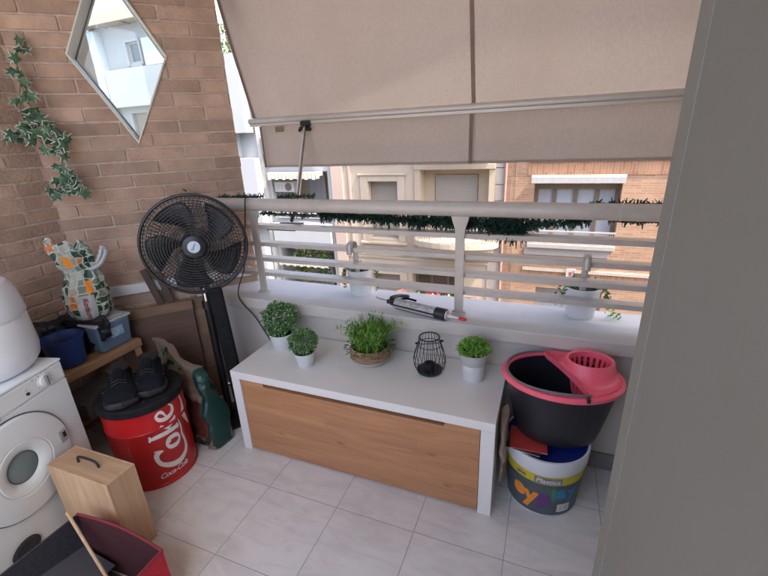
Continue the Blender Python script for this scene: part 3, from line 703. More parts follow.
# ------------------------------------------------------------ pedestal fan
def fan():
    c = Vector((-.507, .338, 0)); zc = .984; R = .233
    root = thing('pedestal_fan', 'large black pedestal fan with a wire guard beside the railing', 'fan', tuple(c))
    hc = Vector((0, 0, zc)); ax = (CAM - (c + hc)); ax.z *= .35; ax.normalize()
    ax = (ax + Vector((-.06, -.10, 0))).normalized()
    zx = ax; xx = Vector((0, 0, 1)).cross(zx).normalized(); yx = zx.cross(xx)
    F = Matrix((xx, yx, zx)).transposed().to_4x4(); F.translation = hc       # local z = towards viewer
    def guard(name, sgn, depth):
        mb = MB()
        def zf(rr): return sgn * depth * (1 - (rr / R) ** 3.2) * .9
        nr = 14
        for k in range(1, nr + 1):
            rr = .052 + (R - .052) * k / nr; th = .0021
            if k == nr: continue
            mb.tube([F @ Vector((rr * cos(2 * pi * q / 56), rr * sin(2 * pi * q / 56), zf(rr))) for q in range(57)], th, 4)
        for q in range(72):
            a = 2 * pi * q / 72; tw = .35 * sgn
            mb.tube([F @ Vector((rr * cos(a + tw * (rr / R)), rr * sin(a + tw * (rr / R)), zf(rr))) for rr in (.05, .10, .15, .20, R)], .0015, 4)
        return obj(name, mb, M['fanblk'], root)
    gf = guard('front_guard', 1, .055); guard('rear_guard', -1, .075)
    mb = MB(); mb.tube([F @ Vector((R * cos(2 * pi * q / 72), R * sin(2 * pi * q / 72), 0)) for q in range(73)], .0075, 8)
    obj('guard_rim', mb, M['fanblk'], root, smooth=True)
    mb = MB(); mb.lathe([(.052, .044), (.050, .054), (.030, .060), (.002, .061)], 32, M=F); hb = obj('hub_plate', mb, M['fanblk'], root, smooth=True)
    mb = MB(); mb.lathe([(.0275, .060), (.0275, .0635), (.002, .0642)], 32, M=F); bd = obj('badge', mb, mat('badge', (.55, .62, .70), .4), hb, smooth=True)
    vs, fs = stroke_geo([[(-.019, .0, .002), (-.012, .006, .0035), (-.009, -.004, .003), (-.003, .003, .0035), (.002, -.003, .003), (.007, .003, .0035), (.012, -.003, .003), (.019, .002, .002)]], 5); mb = MB(); rm = Matrix.Rotation(1.15, 4, 'Z'); mb.add([F @ (rm @ Vector((v.x, v.y, 0)) + Vector((0, 0, .0648))) for v in vs], fs); obj('lettering', mb, M['cyan'], bd, fix=False)
    for q in range(5):
        a0 = 2 * pi * q / 5 + .25; vs = []; nI, nJ = 8, 8
        for i in range(nI + 1):
            t = i / nI; rr = .035 + (.205 - .035) * t; wd = .28 + .62 * sin(min(1, t * 1.1) * pi * .55); lead = a0 + .55 * t
            for j in range(nJ + 1):
                s = j / nJ; a = lead + wd * (s - .5) * (1.0 if t < .97 else .9); z = .024 - .050 * s + .010 * sin(pi * s); vs.append(F @ Vector((rr * cos(a), rr * sin(a), z)))
        mb = MB(); mb.add(vs, [(i * (nJ + 1) + j, i * (nJ + 1) + j + 1, (i + 1) * (nJ + 1) + j + 1, (i + 1) * (nJ + 1) + j) for i in range(nI) for j in range(nJ)])
        obj('blade', mb, M['fanblk'], root, smooth=True, fix=False, solid=.003)
    mb = MB(); mb.lathe([(.036, -.03), (.038, .03), (.03, .038), (.002, .04)], 24, M=F); obj('blade_hub', mb, M['fanblk'], root, smooth=True)
    mb = MB(); mb.lathe([(.05, -.19), (.062, -.17), (.066, -.08), (.058, -.06)], 28, M=F); obj('motor', mb, M['fanblk'], root, smooth=True)
    b0 = F @ Vector((0, -.04, -.12))
    mb = MB(); mb.tube([b0, (b0.x * .4, b0.y * .4, zc - .16), (0, 0, zc - .22)], .022, 12); obj('neck', mb, M['fanblk'], root, smooth=True)
    mb = MB(); mb.tube([(0, 0, .60), (0, 0, zc - .20)], .0145, 16); obj('inner_pole', mb, M['chrome'], root, smooth=True)
    mb = MB(); mb.tube([(0, 0, .02), (0, 0, .66), (0, 0, .665), (0, 0, .70)], [.019, .019, .026, .024], 18); obj('pole', mb, M['sleeve'], root, smooth=True)
    mb = MB(); mb.lathe([(.125, 0), (.125, .012), (.10, .022), (.03, .034), (.024, .05)], 36); obj('base', mb, M['sleeve'], root, smooth=True)
fan()
# black post leaning beside the pole
mb = MB(); mb.bar((0, 0, .0), (-.024, -.010, .765), .034, .070, up=(1, 0, 0))
bo = obj('black_board', mb, M['lid'], bevel=.012); bo.location = (-.440, .372, 0.002); bo.rotation_euler = (0, 0, .5)
tag(bo, 'tall narrow black board standing right of the fan pole', 'board')

# ------------------------------------------------------------ leaning boards in the corner (frame along the 45 degree wall)
def wallframe(name, label, cat, group=None): return thing(name, label, cat, (-1.193, .172, 0), radians(45), group)
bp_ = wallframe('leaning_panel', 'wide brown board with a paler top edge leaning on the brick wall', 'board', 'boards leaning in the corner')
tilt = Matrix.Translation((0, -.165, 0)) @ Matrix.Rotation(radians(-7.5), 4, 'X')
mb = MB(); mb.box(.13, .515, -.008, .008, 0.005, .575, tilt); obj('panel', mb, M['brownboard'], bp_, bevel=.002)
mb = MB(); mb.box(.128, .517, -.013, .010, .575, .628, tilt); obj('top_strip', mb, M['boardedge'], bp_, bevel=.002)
bp_ = wallframe('leaning_panel', 'narrower brown board leaning just behind the wide one', 'board', 'boards leaning in the corner')
tilt = Matrix.Translation((0, -.125, 0)) @ Matrix.Rotation(radians(-6.5), 4, 'X')
mb = MB(); mb.box(.30, .575, -.007, .007, 0.005, .625, tilt); obj('panel', mb, M['boardedge'], bp_, bevel=.002)
ch = wallframe('folded_stand', 'dark wooden folded stand with crossed legs between the grocery bag and the fan', 'folding stand')
for (a, b_) in (((.315, -.05, .82), (.46, -.085, .20)), ((.375, -.045, .80), (.50, -.078, .22))):
    mb = MB(); mb.bar(a, b_, .018, .032, up=(1, 0, 0)); obj('leg', mb, M['darkwood'], ch, bevel=.002)
mb = MB(); mb.bar((.40, -.06, .46), (.47, -.06, .46), .016, .02); obj('crossbar', mb, M['darkwood'], ch, bevel=.002)

# ------------------------------------------------------------ soil sack
def sack():
    root = thing('soil_sack', 'crumpled pale sack with red and teal print slumped beside the bench', 'sack', (-.50, .175, 0), radians(-8))
    rings = []; n_ = 84; K = 44
    for j in range(K + 1):
        t = j / K; z = .43 * t; cx = -.10 * t; hw = .130 + .045 * t; hd = .066 * (1 - .80 * max(0, t - .35) / .65) + .004
        if j == 0: hw *= .93; hd *= .8
        r_ = []
        for k in range(n_):
            a = 2 * pi * k / n_; ca, sa = cos(a), sin(a); e = .36
            x = cx + hw * math.copysign(abs(ca) ** e, ca); y = hd * math.copysign(abs(sa) ** e, sa)
            nz_ = noise.noise(Vector((x * 12, y * 9, z * 10))) * .034 * (.3 + t) + (abs(noise.noise(Vector((x * 26, y * 12, z * 20)))) - .2) * .018 + noise.noise(Vector((x * 60, y * 30, z * 45))) * .005; x += .010 * noise.noise(Vector((y * 8, z * 12, 6))) * (1 - t)
            zz = z + (.03 * noise.noise(Vector((x * 12, 0, 3))) + .012 * noise.noise(Vector((x * 40, 0, 3))) - .42 * (x + .06)) * t ** 3
            r_.append(Vector((x, y + nz_, max(zz, .002))))
        rings.append(r_)
    mb = MB(); mb.loft(rings)
    m_, nt, b, out = new_mat('sack_print'); L = nt.links.new
    tc = nt.nodes.new('ShaderNodeTexCoord'); sx = nt.nodes.new('ShaderNodeSeparateXYZ'); L(tc.outputs['Object'], sx.inputs[0])
    nz = nt.nodes.new('ShaderNodeTexNoise'); nz.inputs['Scale'].default_value = 8; L(tc.outputs['Object'], nz.inputs[0])
    def cmp(sock, th, op='GREATER_THAN'):
        q = nt.nodes.new('ShaderNodeMath'); q.operation = op; q.inputs[1].default_value = th; L(sock, q.inputs[0]); return q.outputs[0]
    ad = nt.nodes.new('ShaderNodeMath'); ad.operation = 'MULTIPLY_ADD'; ad.inputs[1].default_value = .28; L(sx.outputs['Z'], ad.inputs[0]); L(sx.outputs['X'], ad.inputs[2])
    col = (.22, .165, .125, 1)
    def mix(fac, a, bc):
        q = nt.nodes.new('ShaderNodeMixRGB'); L(fac, q.inputs[0])
        if isinstance(a, tuple): q.inputs[1].default_value = a
        else: L(a, q.inputs[1])
        q.inputs[2].default_value = bc; return q.outputs[0]
    zlow = cmp(sx.outputs['Z'], .25, 'LESS_THAN'); zmid = cmp(sx.outputs['Z'], .07)
    zz = nt.nodes.new('ShaderNodeMath'); zz.operation = 'MULTIPLY'; L(zlow, zz.inputs[0]); L(zmid, zz.inputs[1])
    c1 = mix(zz.outputs[0], col, (.12, .035, .028, 1))
    teal = cmp(ad.outputs[0], .128); c2 = mix(teal, c1, (.008, .052, .044, 1))
    dk = cmp(ad.outputs[0], .180); c3 = mix(dk, c2, (.02, .03, .025, 1))
    wv = cmp(nz.outputs[0], .63); c4 = mix(wv, c3, (.03, .045, .035, 1))
    c5 = c4
    L(c5, b.inputs['Base Color']); b.inputs['Roughness'].default_value = .38
    obj('bag', mb, m_, root, smooth=True, auto=60)
    mb = MB(); P = []
    for k in range(12):
        x = -.27 + .03 * k; P.append((x, -.012 + .012 * sin(k * 2.1), .445 - .02 * (k / 3) + .012 * sin(k * 1.3)))
    mb.tube(P, [.004 + .004 * abs(sin(k * 1.9)) for k in range(12)], 7)
    obj('folded_top', mb, mat('sack_top', (.08, .20, .10), .4, var=.9, scale=30), root, smooth=True)
sack()

# ------------------------------------------------------------ red drum with black lid
def drum():
    c = (-.58, -.062, 0)
    root = thing('metal_drum', 'red metal drum stool with white soda lettering and a black padded lid', 'drum', c)
    def Rf(z): return .160 + .004 * z / .39
    H = .392
    mb = MB(); pr_ = [(.158, .0), (.1635, .003), (.1635, .012), (Rf(.014), .016), (Rf(.285), .285), (Rf(.29) + .003, .290), (Rf(.3) + .0035, .296), (Rf(.3), .302), (Rf(H), H), (.10, H)]
    mb.lathe(pr_, 72); bd = obj('body', mb, M['red'], root, smooth=True)
    mb = MB(); mb.lathe([(.160, H - .004), (.172, H), (.1745, H + .008), (.1735, H + .030), (.168, H + .036), (.05, H + .039), (.002, H + .039)], 64); obj('lid', mb, M['lid'], root, smooth=True)
    # tall vertical word, letters drawn as calligraphic strokes (u = reading direction, v = up)
    C = [(.083, .088, .006), (.079, .108, .018), (.057, .112, .014), (.030, .100, .016), (.010, .066, .022), (.010, .034, .022), (.030, .008, .016), (.062, .002, .011), (.100, .008, .008), (.135, .006, .006), (.165, .010, .003)]
    Cs = [(.083, .088, .004), (.088, .100, .006), (.092, .116, .004)]
    o = [(.100, .073, .007), (.083, .060, .016), (.081, .036, .017), (.098, .022, .008), (.117, .034, .017), (.117, .060, .016), (.100, .073, .007)]
    o_in = [(.100, .073, .006), (.106, .058, .006), (.122, .062, .004)]
    k1 = [(.142, .118, .006), (.146, .100, .016), (.146, .050, .017), (.146, .020, .015)]
    k0 = [(.136, .120, .006), (.150, .116, .009), (.158, .119, .003)]
    k2 = [(.152, .046, .006), (.166, .060, .010), (.180, .078, .012)]
    k3 = [(.160, .056, .010), (.172, .040, .016), (.182, .024, .012), (.192, .022, .004)]
    k4 = [(.136, .020, .006), (.147, .018, .010), (.158, .020, .004)]
    e = [(.196, .048, .006), (.216, .054, .007), (.234, .066, .012), (.225, .082, .009), (.206, .074, .014), (.200, .050, .017), (.210, .027, .015), (.232, .022, .009), (.250, .036, .004)]
    geo = stroke_geo([C, Cs, o, o_in, k1, k0, k2, k3, k4, e], 7)
    geo = ([Vector((v.x - .125, v.y - .06, 0)) * 1.24 for v in geo[0]], geo[1])
    mb = wrap(geo, Rf, radians(-13), .236, pi / 2, .0012); obj('lettering', mb, M['print'], bd, fix=False)
    geo = text_geo('Coca-Cola', .034, shear=.35, bold=.0006, spacing=.88)
    mb = wrap(geo, Rf, radians(-16), .058, radians(2), .0012); obj('lettering', mb, M['print'], bd, fix=False)
    # white wave that starts beside the word, and thin slogan lines
    sw = stroke_geo([[(0, 0, .003), (.012, -.05, .016), (.004, -.10, .030), (.02, -.15, .016), (.03, -.18, .003)]], 8)
    mb = wrap(sw, Rf, radians(22), .392, 0, .0012); obj('wave_mark', mb, M['print'], bd, fix=False)
    th = stroke_geo([[(0, -.085, .0016), (0, .085, .0016)]], 8); mb = wrap(th, Rf, radians(14), .235, 0, .0012); tl_ = mat('pale_print', (.55, .25, .22), .5); obj('thin_line', mb, tl_, bd, fix=False)
    th2 = stroke_geo([[(0, -.11, .0014), (0, .02, .0014)]], 8); m2 = wrap(th2, Rf, radians(-68), .235, 0, .0012); obj('thin_line', m2, tl_, bd, fix=False)
    return H + .039
LIDZ = drum()

# ------------------------------------------------------------ sneakers
def shoe(x, y, rz, label, tilt_=0.):
    root = thing('sneaker', label, 'shoe', (x, y, LIDZ + .001), rz, 'dark sneakers on the drum lid'); root.scale = (1.16, 1.50, 1.25)
    # length along +X, toe at +X
    L_ = .215; n_ = 24
    def ring_(t, z0, s=1., sole=False):
        hw = (.028 + .018 * sin(pi * min(1, t * .95 + .10)) ** .8) * (1.12 if sole else 1) * s
        return hw
    rings = []
    K = 26
    for j in range(K + 1):
        t = j / K; xx = -L_ / 2 + L_ * t; end = min(1, sin(pi * min(max(t, .0), 1)) * 4.0) ** .55
        hw = (.030 + .014 * math.exp(-((t - .70) / .22) ** 2)) * end
        top = (.082 - .002 * t) if t < .36 else (.082 - (t - .36) * .066)
        if t > .84: top = .050 - (t - .84) ** 1.5 * .30
        if t < .06: top = .062 + t * .3
        r_ = []
        for k in range(n_):
            a = 2 * pi * k / n_; sa = sin(a); ca = cos(a)
            zz = .016 + (top - .016) * (.5 + .5 * sa); w = hw * abs(ca) ** .75 * (1 - .34 * max(0, sa) * (1.15 - t * .5)); r_.append(Vector((xx, math.copysign(w, ca) + .0012 * noise.noise(Vector((xx * 60, a * 3, 0))), zz + .0015 * noise.noise(Vector((xx * 50, a * 2, 4))))))
        rings.append(r_)
    mb = MB(); mb.loft(rings); obj('upper', mb, M['shoe'], root, smooth=True, auto=70)
    rings = []
    for j in range(K + 1):
        t = j / K; xx = -L_ / 2 * 1.03 + L_ * 1.05 * t; end = min(1, sin(pi * t) * 4.0) ** .55
        hw = (.034 + .013 * math.exp(-((t - .70) / .24) ** 2)) * end; r_ = []
        lift = .006 * max(0, (t - .8) / .2) ** 2
        for k in range(12):
            a = 2 * pi * k / 12; r_.append(Vector((xx, hw * math.copysign(abs(cos(a)) ** .4, cos(a)), lift + .012 + .012 * math.copysign(abs(sin(a)) ** .5, sin(a)))))
        rings.append(r_)
    mb = MB(); mb.loft(rings); obj('sole', mb, M['shoeblk'], root, smooth=True, auto=60)
    # collar opening and tongue
    mb = MB(); mb.tube([(-.052 + .043 * cos(a), .024 * sin(a), .083 + .004 * cos(a)) for a in [2 * pi * k / 24 for k in range(25)]], .0062, 8); obj('collar', mb, M['shoeblk'], root, smooth=True)
    mb = MB(); mb.lathe([(.036, .0845), (.002, .0835)], 24, (-.052, 0, 0), sx=1.1, sy=.6); obj('opening_shade', mb, M['gapshade'], root)  # dark disc over the solid upper, painted shade of the shoe opening
    mb = MB(); mb.tube([(.022, 0, .070), (.002, 0, .082), (-.014, 0, .090)], [.013, .016, .012], 10); obj('tongue', mb, M['shoe'], root, smooth=True)
    mb = MB()
    for k in range(5):
        xx = .040 - k * .013; zz = .0665 + k * .0042; mb.tube([(xx, -.019, zz - .007), (xx + .003, 0, zz + .004), (xx, .019, zz - .007)], .0022, 6)
    obj('laces', mb, M['shoeblk'], root, smooth=True)
    mb = MB()
    for s_ in (1, -1): mb.bar((.01, s_ * .0385, .030), (.05, s_ * .0405, .050), .002, .006, up=(0, 1, 0))
    obj('side_stripe', mb, mat('grey_patch', (.06, .065, .08), .7), root, bevel=.0008)
shoe(-.600, -.120, radians(-38), 'dark navy sneaker on the drum lid, nearer the white appliance')
shoe(-.555, -.015, radians(-44), 'dark navy sneaker on the drum lid, nearer the sack')

# ------------------------------------------------------------ table in the corner
tb = thing('low_table', 'low pine table in the brick corner carrying the bag and boxes', 'table', (0, 0, 0))
mb = MB()
for k in range(4): mb.box(-1.168 + k * .066, -1.168 + k * .066 + .060, -.70, .19, .480, .497)
obj('tabletop', mb, M['pine'], tb, bevel=.002)
mb = MB(); mb.box(-.905, -.870, -.72, .205, .462, .503); mb.box(-.93, -.905, .168, .203, .462, .498); obj('apron', mb, M['pine'], tb, bevel=.003)
for (x, y) in ((-.888, .185), (-.888, -.69), (-1.15, .15), (-1.15, -.69)):
    mb = MB(); mb.bar((x, y, .46), (x + (.015 if x > -1 else 0), y + (.02 if y > 0 and x > -1 else 0), 0), .030, .030); obj('leg', mb, M['pine'], tb, bevel=.003)
mb = MB(); mb.box(-1.15, -.90, -.68, .16, .20, .215); obj('shelf', mb, M['brownboard'], tb, bevel=.002)
mb = MB(); mb.box(-1.10, -.905, -.12, .10, .216, .30); g_ = obj('shoe_box', mb, mat('grey_card', (.22, .21, .20), .7), bevel=.003); tag(g_, 'flat grey carton on the shelf under the low table', 'box')

# blue basin bucket
bb_ = thing('small_bucket', 'small blue plastic bucket on the low table beside the white bin', 'bucket', (-.975, -.085, .503))
mb = MB(); mb.lathe([(.062, 0), (.066, .003), (.082, .128), (.087, .129), (.0875, .134), (.0835, .135), (.0795, .128), (.060, .006), (.002, .005)], 40); obj('body', mb, M['bluebin'], bb_, smooth=True)

# pale blue storage box
sb_ = thing('storage_box', 'pale blue plastic storage box with a grey lid on the low table', 'storage box', (0, 0, 0))
mb = MB(); x0, x1, y0, y1 = -1.12, -.885, .012, .188; sh = .010
vs = [(x0 + sh, y0 + sh, .504), (x1 - sh, y0 + sh, .504), (x1 - sh, y1 - sh, .504), (x0 + sh, y1 - sh, .504), (x0, y0, .642), (x1, y0, .642), (x1, y1, .642), (x0, y1, .642)]
mb.add(vs, [(0, 3, 2, 1), (4, 5, 6, 7), (0, 1, 5, 4), (1, 2, 6, 5), (2, 3, 7, 6), (3, 0, 4, 7)]); obj('body', mb, M['bluebox'], sb_, bevel=.010)
mb = MB(); mb.box(x0 - .006, x1 + .006, y0 - .006, y1 + .006, .643, .655); mb.box(x0 + .015, x1 - .015, y0 + .015, y1 - .015, .6555, .661); obj('lid', mb, M['boxlid'], sb_, bevel=.004)
mb = MB(); mb.box(x1 - .004, x1 + .004, .075, .14, .566, .612); obj('label', mb, mat('box_label', (.30, .42, .55), .4, var=.3, scale=70), sb_, bevel=.001)

# black plastic bag slumped between bucket and box
def blob(c, s, seed, amp=.25, freq=2., nu=36, nv=20, floor_=None):
    mb = MB(); rings = []
    for j in range(1, nv):
        th = pi * j / nv; r_ = []
        for k in range(nu):
            a = 2 * pi * k / nu; v = Vector((sin(th) * cos(a), sin(th) * sin(a), cos(th))); q = 1 + amp * noise.noise(v * freq + Vector((seed, 0, 0))) + amp * .4 * noise.noise(v * freq * 3.3 + Vector((0, seed, 0)))
            p = Vector((c[0] + v.x * s[0] * q, c[1] + v.y * s[1] * q, c[2] + v.z * s[2] * q))
            if floor_ is not None: p.z = max(p.z, floor_)
            r_.append(p)
        rings.append(r_)
    mb.loft(rings); return mb
mb = MB(); nI, nJ = 30, 26; vs = []
for i in range(nI + 1):
    for j in range(nJ + 1):
        s = i / nI; t = j / nJ; y = -.17 + .24 * s; back = max(0, min(1, (y + .0) / .03))      # behind the bucket it stays back, at the box it spills over the front
        xf = -1.07 + .19 * back; x = -1.14 + (xf + 1.14) * min(1, t / .6); z_ = .672 + .012 * sin(s * 7) if t < .6 else .672 - (t - .6) / .4 * (.165 if back < .5 else .13 * (1.2 - s * .5))
        w = .014 * noise.noise(Vector((s * 6, t * 7, 4))) + .006 * noise.noise(Vector((s * 16, t * 15, 4)))
        vs.append((x + (w if t > .55 else 0) + (.012 if t > .6 else 0), y + .010 * noise.noise(Vector((s * 5, t * 5, 9))), z_ + .012 * noise.noise(Vector((s * 7, t * 6, 2))) + .004))
mb.add(vs, [(i * (nJ + 1) + j, i * (nJ + 1) + j + 1, (i + 1) * (nJ + 1) + j + 1, (i + 1) * (nJ + 1) + j) for i in range(nI) for j in range(nJ)])
tag(obj('plastic_bag', mb, M['blackbag'], smooth=True, fix=False, auto=80, solid=.004), 'black plastic bag draped over the blue storage box', 'plastic bag')

# ------------------------------------------------------------ grocery bag with coloured squares
def grocery():
    base = Vector((-.985, .088, .664))
    root = thing('grocery_bag', 'tied white grocery bag with green and orange squares on the storage box', 'shopping bag', tuple(base), radians(60))
    # local frame: -Y faces the camera
    m_, nt, b, out = new_mat('bag_squares'); L = nt.links.new
    uvn = nt.nodes.new('ShaderNodeUVMap'); uvn.uv_map = 'UVMap'
    sc_ = nt.nodes.new('ShaderNodeVectorMath'); sc_.operation = 'MULTIPLY'; sc_.inputs[1].default_value = (15, 11.5, 1); L(uvn.outputs[0], sc_.inputs[0])
    nd = nt.nodes.new('ShaderNodeTexNoise'); nd.inputs['Scale'].default_value = 9; L(uvn.outputs[0], nd.inputs[0]); va_ = nt.nodes.new('ShaderNodeVectorMath'); va_.operation = 'MULTIPLY_ADD'; va_.inputs[1].default_value = (1.5, 1.3, 0); L(nd.outputs['Color'], va_.inputs[0]); L(sc_.outputs[0], va_.inputs[2]); sc_ = va_
    fl = nt.nodes.new('ShaderNodeVectorMath'); fl.operation = 'FLOOR'; L(sc_.outputs[0], fl.inputs[0])
    wn = nt.nodes.new('ShaderNodeTexWhiteNoise'); L(fl.outputs[0], wn.inputs[0])
    cr = nt.nodes.new('ShaderNodeValToRGB'); cr.color_ramp.interpolation = 'CONSTANT'
    els = [(0, (.40, .43, .37)), (.32, (.015, .065, .038)), (.58, (.15, .21, .17)), (.78, (.55, .19, .05)), (.86, (.36, .34, .25)), (.94, (.25, .30, .25))]
    cr.color_ramp.elements[0].color = (*els[0][1], 1); cr.color_ramp.elements[1].position = els[1][0]; cr.color_ramp.elements[1].color = (*els[1][1], 1)
    for p_, c_ in els[2:]: e_ = cr.color_ramp.elements.new(p_); e_.color = (*c_, 1)
    L(wn.outputs['Value'], cr.inputs[0])
    fr = nt.nodes.new('ShaderNodeVectorMath'); fr.operation = 'FRACTION'; L(sc_.outputs[0], fr.inputs[0]); sx = nt.nodes.new('ShaderNodeSeparateXYZ'); L(fr.outputs[0], sx.inputs[0])
    def edge(s):
        q = nt.nodes.new('ShaderNodeMath'); q.operation = 'PINGPONG'; q.inputs[1].default_value = .5; L(s, q.inputs[0]); w = nt.nodes.new('ShaderNodeMath'); w.operation = 'LESS_THAN'; w.inputs[1].default_value = .07; L(q.outputs[0], w.inputs[0]); return w.outputs[0]
    mxm = nt.nodes.new('ShaderNodeMath'); mxm.operation = 'MAXIMUM'; L(edge(sx.outputs[0]), mxm.inputs[0]); L(edge(sx.outputs[1]), mxm.inputs[1])
    mx = nt.nodes.new('ShaderNodeMixRGB'); mx.inputs[2].default_value = (.48, .50, .44, 1); L(mxm.outputs[0], mx.inputs[0]); L(cr.outputs[0], mx.inputs[1])
    L(mx.outputs[0], b.inputs['Base Color']); b.inputs['Roughness'].default_value = .35
    tcb = nt.nodes.new('ShaderNodeTexCoord'); nb = nt.nodes.new('ShaderNodeTexNoise'); nb.inputs['Scale'].default_value = 26; nb.inputs['Detail'].default_value = 3; nb.inputs['Distortion'].default_value = 1.2; L(tcb.outputs['Object'], nb.inputs[0]); bpn = nt.nodes.new('ShaderNodeBump'); bpn.inputs['Strength'].default_value = .9; bpn.inputs['Distance'].default_value = .012; L(nb.outputs[0], bpn.inputs['Height']); L(bpn.outputs[0], b.inputs['Normal'])
    white = mat('bag_white', (.44, .45, .45), .4, var=.05); orange = M['orange']
    # main body
    rings = []; n_ = 72; K = 50
    prof = [(0, .062), (.02, .086), (.06, .098), (.11, .098), (.15, .092), (.185, .080), (.215, .070), (.245, .066), (.27, .070), (.30, .078), (.345, .076), (.37, .066)]
    def rad(z):
        for (a, ra), (b2, rb) in zip(prof, prof[1:]):
            if z <= b2: t = (z - a) / (b2 - a); return ra + (rb - ra) * t
        return prof[-1][1]
    cl = lambda z: Vector((-.004 + .16 * max(0, z - .15) - .42 * max(0, z - .23), 0, 0))
    for j in range(K + 1):
        z = .37 * j / K; r_ = []; R0 = rad(z); neck = max(0, min(1, (z - .13) / .08))
        for k in range(n_):
            a = 2 * pi * k / n_; fl_ = 1 - .72 * max(0, min(1, (z - .14) / .12))
            pl = 1 + neck * .20 * sin(a * 9 + z * 20) * .6 + .10 * noise.noise(Vector((cos(a) * 2.2, sin(a) * 2.2, z * 16))) + .05 * noise.noise(Vector((cos(a) * 7, sin(a) * 7, z * 45))) - .10 * abs(noise.noise(Vector((cos(a) * 2.6 + 4, sin(a) * 2.6, z * 13)))) - .20 * neck * abs(noise.noise(Vector((cos(a) * 3, sin(a) * 3, z * 22))))
            dz = 0 if z < .30 else .07 * noise.noise(Vector((cos(a) * 1.5, sin(a) * 1.5, 7)))
            r_.append(cl(z) + Vector((R0 * pl * cos(a), R0 * pl * sin(a) * fl_ * .92, z + dz * (z - .3) / .07)))
        rings.append(r_)
    mb = MB(); mb.loft(rings, cap=False); mb.add(rings[0], [tuple(range(n_))], 0)
    ob = obj('bag', mb, [m_, white, orange], root, smooth=True, auto=80)
    uv = ob.data.uv_layers.new(name='UVMap')
    for p in ob.data.polygons:
        ks = [(ob.data.loops[li].vertex_index % n_, ob.data.loops[li].vertex_index // n_) for li in p.loop_indices]
        wrp = max(k for k, _ in ks) - min(k for k, _ in ks) > n_ / 2
        for li, (k, j) in zip(p.loop_indices, ks):
            kk = k + n_ if (wrp and k < n_ / 2) else k; uv.data[li].uv = (kk / n_, j / K)
        a = sum(k for k, _ in ks) / 4 / n_ * 2 * pi; zj = sum(j for _, j in ks) / 4 / K * .37
        if p.index < n_ * K and not wrp:
            da = a - radians(262)
            if abs(da) < .42 and zj < .135: p.material_index = 1
            elif radians(268) < a < radians(290) and .14 < zj < .19: p.material_index = 2
            elif radians(225) < a < radians(255) and .26 < zj < .31: p.material_index = 2
    # vertical red word on the white panel
    vs, fs = text_geo('Konsum', .030, bold=.0006); out_ = []
    for v in vs:
        uu, ww = v.y, -v.x; z = .070 + ww; a = radians(262) + uu / .092; R0 = rad(z) * (1 + .10 * noise.noise(Vector((cos(a) * 2.2, sin(a) * 2.2, z * 16))) + .05 * noise.noise(Vector((cos(a) * 7, sin(a) * 7, z * 45)))) + .0022; out_.append(cl(z) + Vector((R0 * cos(a), R0 * sin(a) * .92, z)))
    mb = MB(); mb.add(out_, fs); obj('lettering', mb, mat('bag_red', (.30, .02, .02), .5), ob, fix=False)
    mb = MB(); mb.tube(bez([(.035, -.02, .235), (.08, -.03, .255), (.115, -.03, .305), (.108, -.03, .335), (.092, -.03, .30), (.07, -.025, .262)], 5), [.007 + .004 * abs(sin(q * 1.3)) for q in range(26)], 7); obj('handle', mb, white, root, smooth=True)
    mb = MB(); mb.tube([(.030 * cos(t) + .040, .022 * sin(t), .240 + .004 * sin(3 * t)) for t in [2 * pi * k / 20 for k in range(21)]], .004, 6); obj('tie', mb, white, root, smooth=True)
grocery()

# ------------------------------------------------------------ white dryer
DR = thing('tumble_dryer', 'compact white tumble dryer with a round glass door at the left edge', 'dryer', (-.675, -.264, 0), radians(-90 - 15 + 180))
# local: +X runs back-left->? ; build in own axes: u along front (towards viewer side), w into the machine, z up
fu = Vector((sin(radians(15)), -cos(radians(15)), 0)); fw = Vector((-cos(radians(15)), -sin(radians(15)), 0))
DR.rotation_euler = (0, 0, 0)
DM = Matrix((fu, fw, Vector((0, 0, 1)))).transposed().to_4x4()           # (u, w, z) -> world offset
W_, D_, H_ = .50, .43, .67
mb = MB(); mb.box(0, W_, .002, D_, .02, H_ - .078, DM); mb.box(0.004, W_ - .004, .004, D_, H_ - .078, H_ - .074, DM); cab = obj('cabinet', mb, M['whitemetal'], DR, bevel=.006)
mb = MB(); mb.box(-.001, W_ + .001, .000, D_, H_ - .074, H_ - .002, DM); pn = obj('control_panel', mb, M['whitemetal'], DR, bevel=.007)
mb = MB(); mb.box(-.002, W_ + .002, -.002, D_ + .002, H_ - .0015, H_ + .010, DM); obj('top', mb, M['whitemetal'], DR, bevel=.004)
def disc(u_, z_, prof, n_=56, su=1., sz=1.):
    """prof: list of (radius, outwards offset) on the front face"""
    mb = MB(); fr = Matrix((fu * -1, Vector((0, 0, 1)), fw * -1)).transposed().to_4x4(); fr.translation = fu * u_ + Vector((0, 0, z_))
    mb.lathe(prof, n_, M=fr, sx=su, sy=sz); return mb
kn = obj('knob', disc(.085, .634, [(.027, 0), (.027, .002), (.0215, .003), (.020, .008), (.018, .009), (.002, .009)]), M['whitemetal'], pn, smooth=True)
mb = MB(); mb.box(.081, .088, -.020, -.008, .614, .654, DM); obj('pointer', mb, mat('grey_mark', (.20, .20, .20), .5), kn, bevel=.001)
mb = disc(.155, .622, [(.006, 0), (.006, .004), (.002, .005)], 16); obj('button', mb, M['dark'], pn, smooth=True)
mb = disc(.265, .628, [(.004, 0), (.004, .003), (.002, .004)], 12); mb.box(.262, .285, -.0012, 0, .607, .6085, DM); mb.box(.262, .280, -.0012, 0, .600, .6015, DM); mb.box(.262, .284, -.0012, 0, .593, .5945, DM); mb.box(.152, .159, -.0012, 0, .636, .6375, DM)
